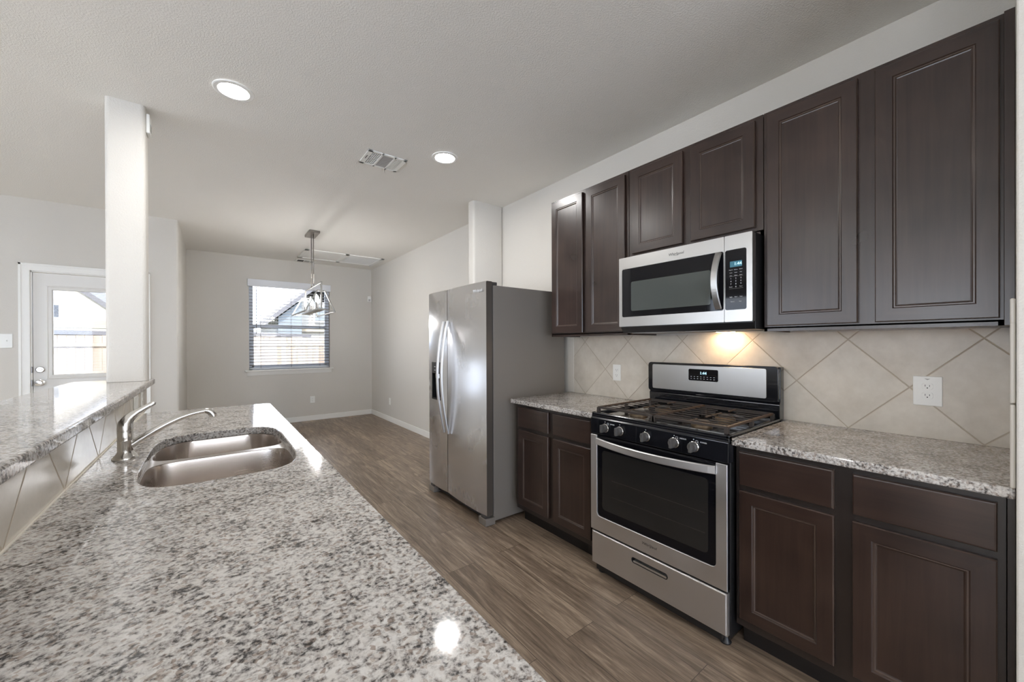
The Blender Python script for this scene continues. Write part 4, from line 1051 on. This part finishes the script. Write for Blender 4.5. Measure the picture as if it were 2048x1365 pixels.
# ------------------------------------------------------------------ pendant
PX = 1.012; py0, py1 = 4.97, 5.95
pd = thing('pendant_light', (PX, 5.46, ZC), 'linear brushed nickel open-frame pendant hanging before the dining window', 'pendant light')
MB().box(PX - .06, PX + .06, 5.31, 5.63, ZC - .028, ZC - .0005, bev=.003).build('ceiling_plate', 'nickel_dark', pd)
for y in (5.405, 5.535): MB().lathe((PX, y, 2.065), [(.006, 0), (.006, ZC - 2.065 - .028)], n=10).build('rod', 'nickel_dark', pd)
w = .018; zt, zb = 2.058, 1.742
m = MB(); m.bar((PX, py0, zt), (PX, py1, zt), .010); m.bar((PX, py0, zb), (PX, py1, zb), .09, w)
m.bar((PX, py0, zb - .009), (PX, py0, zt + .009), .011, .018); m.bar((PX, py1, zb - .009), (PX, py1, zt + .009), .011, .018); m.build('centre_frame', 'nickel', pd)
for y in (py0 + .012, py1 - .012):
    P_ = [(PX - .165, y, 1.716), (PX - .042, y, 1.958), (PX + .042, y, 1.958), (PX + .150, y, 1.716)]
    m = MB()
    for a, b in zip(P_, P_[1:]): m.bar(a, b, .014, .016, up=(0, 1, 0))
    m.build('end_frame', 'nickel', pd)
for x in (PX - .165, PX + .150):
    MB().bar((x, py0 + .005, 1.716), (x, py1 - .005, 1.716), .014).build('side_bar', 'nickel', pd)
for x in (PX - .165, PX + .150): 
    MB().bar((x, py0 + .012, 1.716), (PX, py0 + .012, zb), .010).bar((x, py1 - .012, 1.716), (PX, py1 - .012, zb), .010).build('foot_bar', 'nickel', pd)
for k in range(5):
    y = py0 + .14 + k * .175
    bx_ = PX + (.026 if k % 2 else -.026)
    cd = MB().lathe((bx_, y, zb + .009), [(.016, 0), (.016, .006), (.011, .010), (.011, .085)], n=16).build('candle_sleeve', 'nickel_dark', pd)
    MB().lathe((bx_, y, zb + .094), [(.006, 0), (.014, .012), (.0175, .030), (.014, .052), (.006, .078), (.001, .092)], n=16).build('bulb', 'bulb', cd)

# ------------------------------------------------------------------ outdoors
g = MB().box(-30, 30, F + .3, 60, -.32, -.25).build('yard', 'grass'); tag(g, 'dry lawn of the back yard behind the house', 'lawn', kind='stuff')
def fence(x0, x1, y, label):
    t = thing('wooden_fence', ((x0 + x1) / 2, y, -.25), label, 'fence')
    m = MB(); x = x0
    while x < x1:
        m.box(x, x + .135, y, y + .018, -.22, 1.56 + random.uniform(-.008, .008)); x += .141
    m.build('pickets', 'fence', t)
    for z in (0.05, .65, 1.30): MB().box(x0, x1, y - .04, y - .001, z, z + .085).build('rail', 'fence', t)
    x = x0 + .3
    while x < x1:
        MB().box(x, x + .09, y - .13, y - .041, -.25, 1.50).build('post', 'fence', t); x += 2.4
    return t
fence(-11.8, 8.2, 13.2, 'pale cedar privacy fence across the back yard')
def house(x0, x1, y, zw, zr, label, wall='siding', wins=()):
    t = thing('house', ((x0 + x1) / 2, y + 4, -.25), label, 'house')
    b = MB().box(x0, x1, y, y + 8, -.25, zw)
    b.prism([(x0, zw), (x1, zw), ((x0 + x1) / 2, zr)], y, y + 8, axis='y'); b.build('walls', wall, t)
    xm = (x0 + x1) / 2
    for s, xa in ((-1, x0), (1, x1)):
        dx = .45 * s; k = (zr - zw) / (xm - x0)
        MB().prism([(xm, zr + .02), (xa + dx, zw - .45 * k + .02), (xa + dx, zw - .45 * k + .20), (xm, zr + .22)], y - .35, y + 8.35, axis='y').build('roof', 'roof', t)
    MB().box(x0 - .05, x1 + .05, y - .04, y, 1.95, 2.2).build('fascia_band', 'fascia', t)
    for a, c, z0, z1 in wins:
        f = MB().box(a - .06, c + .06, y - .05, y - .002, z0 - .06, z1 + .06).build('window', 'vinyl', t)
        MB().box(a, c, y - .058, y - .05, z0, z1).build('pane', 'black_glass', f)
    return t
house(-9.4, -2.2, 20, 1.95, 5.05, 'white gabled neighbour house seen through the patio door glass', 'siding', [(-4.9, -4.16, 2.3, 2.72)])
t = thing('house', (5.6, 20, -.25), 'neighbour house with a grey gabled side seen through the dining window', 'house')
MB().box(2.80, 9.5, 17.6, 24, -.25, 3.1).build('walls', 'siding', t)
MB().prism([(1.99, -.25), (2.79, -.25), (2.79, 3.08), (1.99, 2.38)], 17.2, 24, axis='y').build('side_wing', 'siding_grey', t)
MB().prism([(1.62, 2.12), (3.9, 4.11), (6.2, 2.12), (6.2, 2.30), (3.9, 4.31), (1.62, 2.30)], 17.0, 24.2, axis='y').build('roof', 'roof', t)
MB().box(2.80, 9.5, 17.44, 17.5, 1.84, 2.03).build('fascia_band', 'fascia', t)
f = MB().box(3.25, 4.15, 17.44, 17.498, 2.25, 2.95).build('window', 'vinyl', t); MB().box(3.31, 4.09, 17.43, 17.44, 2.31, 2.89).build('pane', 'siding_grey', f)
def shed(x0, x1, y, zt, label):
    t = thing('garden_shed', ((x0 + x1) / 2, y + 1, -.25), label, 'shed', 'low sheds behind the fence')
    MB().box(x0, x1, y, y + 2, -.25, zt).build('walls', 'fascia', t)
    MB().prism([(x0 - .2, zt - .02), (x1 + .25, zt - .06), (x1 + .25, zt + .03), (x0 - .2, zt + .10)], y - .3, y + 2.2, axis='y').build('roof', 'roof', t)
shed(-3.9, -1.5, 14.6, 1.64, 'low flat-roofed shed behind the fence seen through the patio door')
shed(.6, 2.35, 14.6, 1.64, 'low flat-roofed shed behind the fence seen through the dining window')
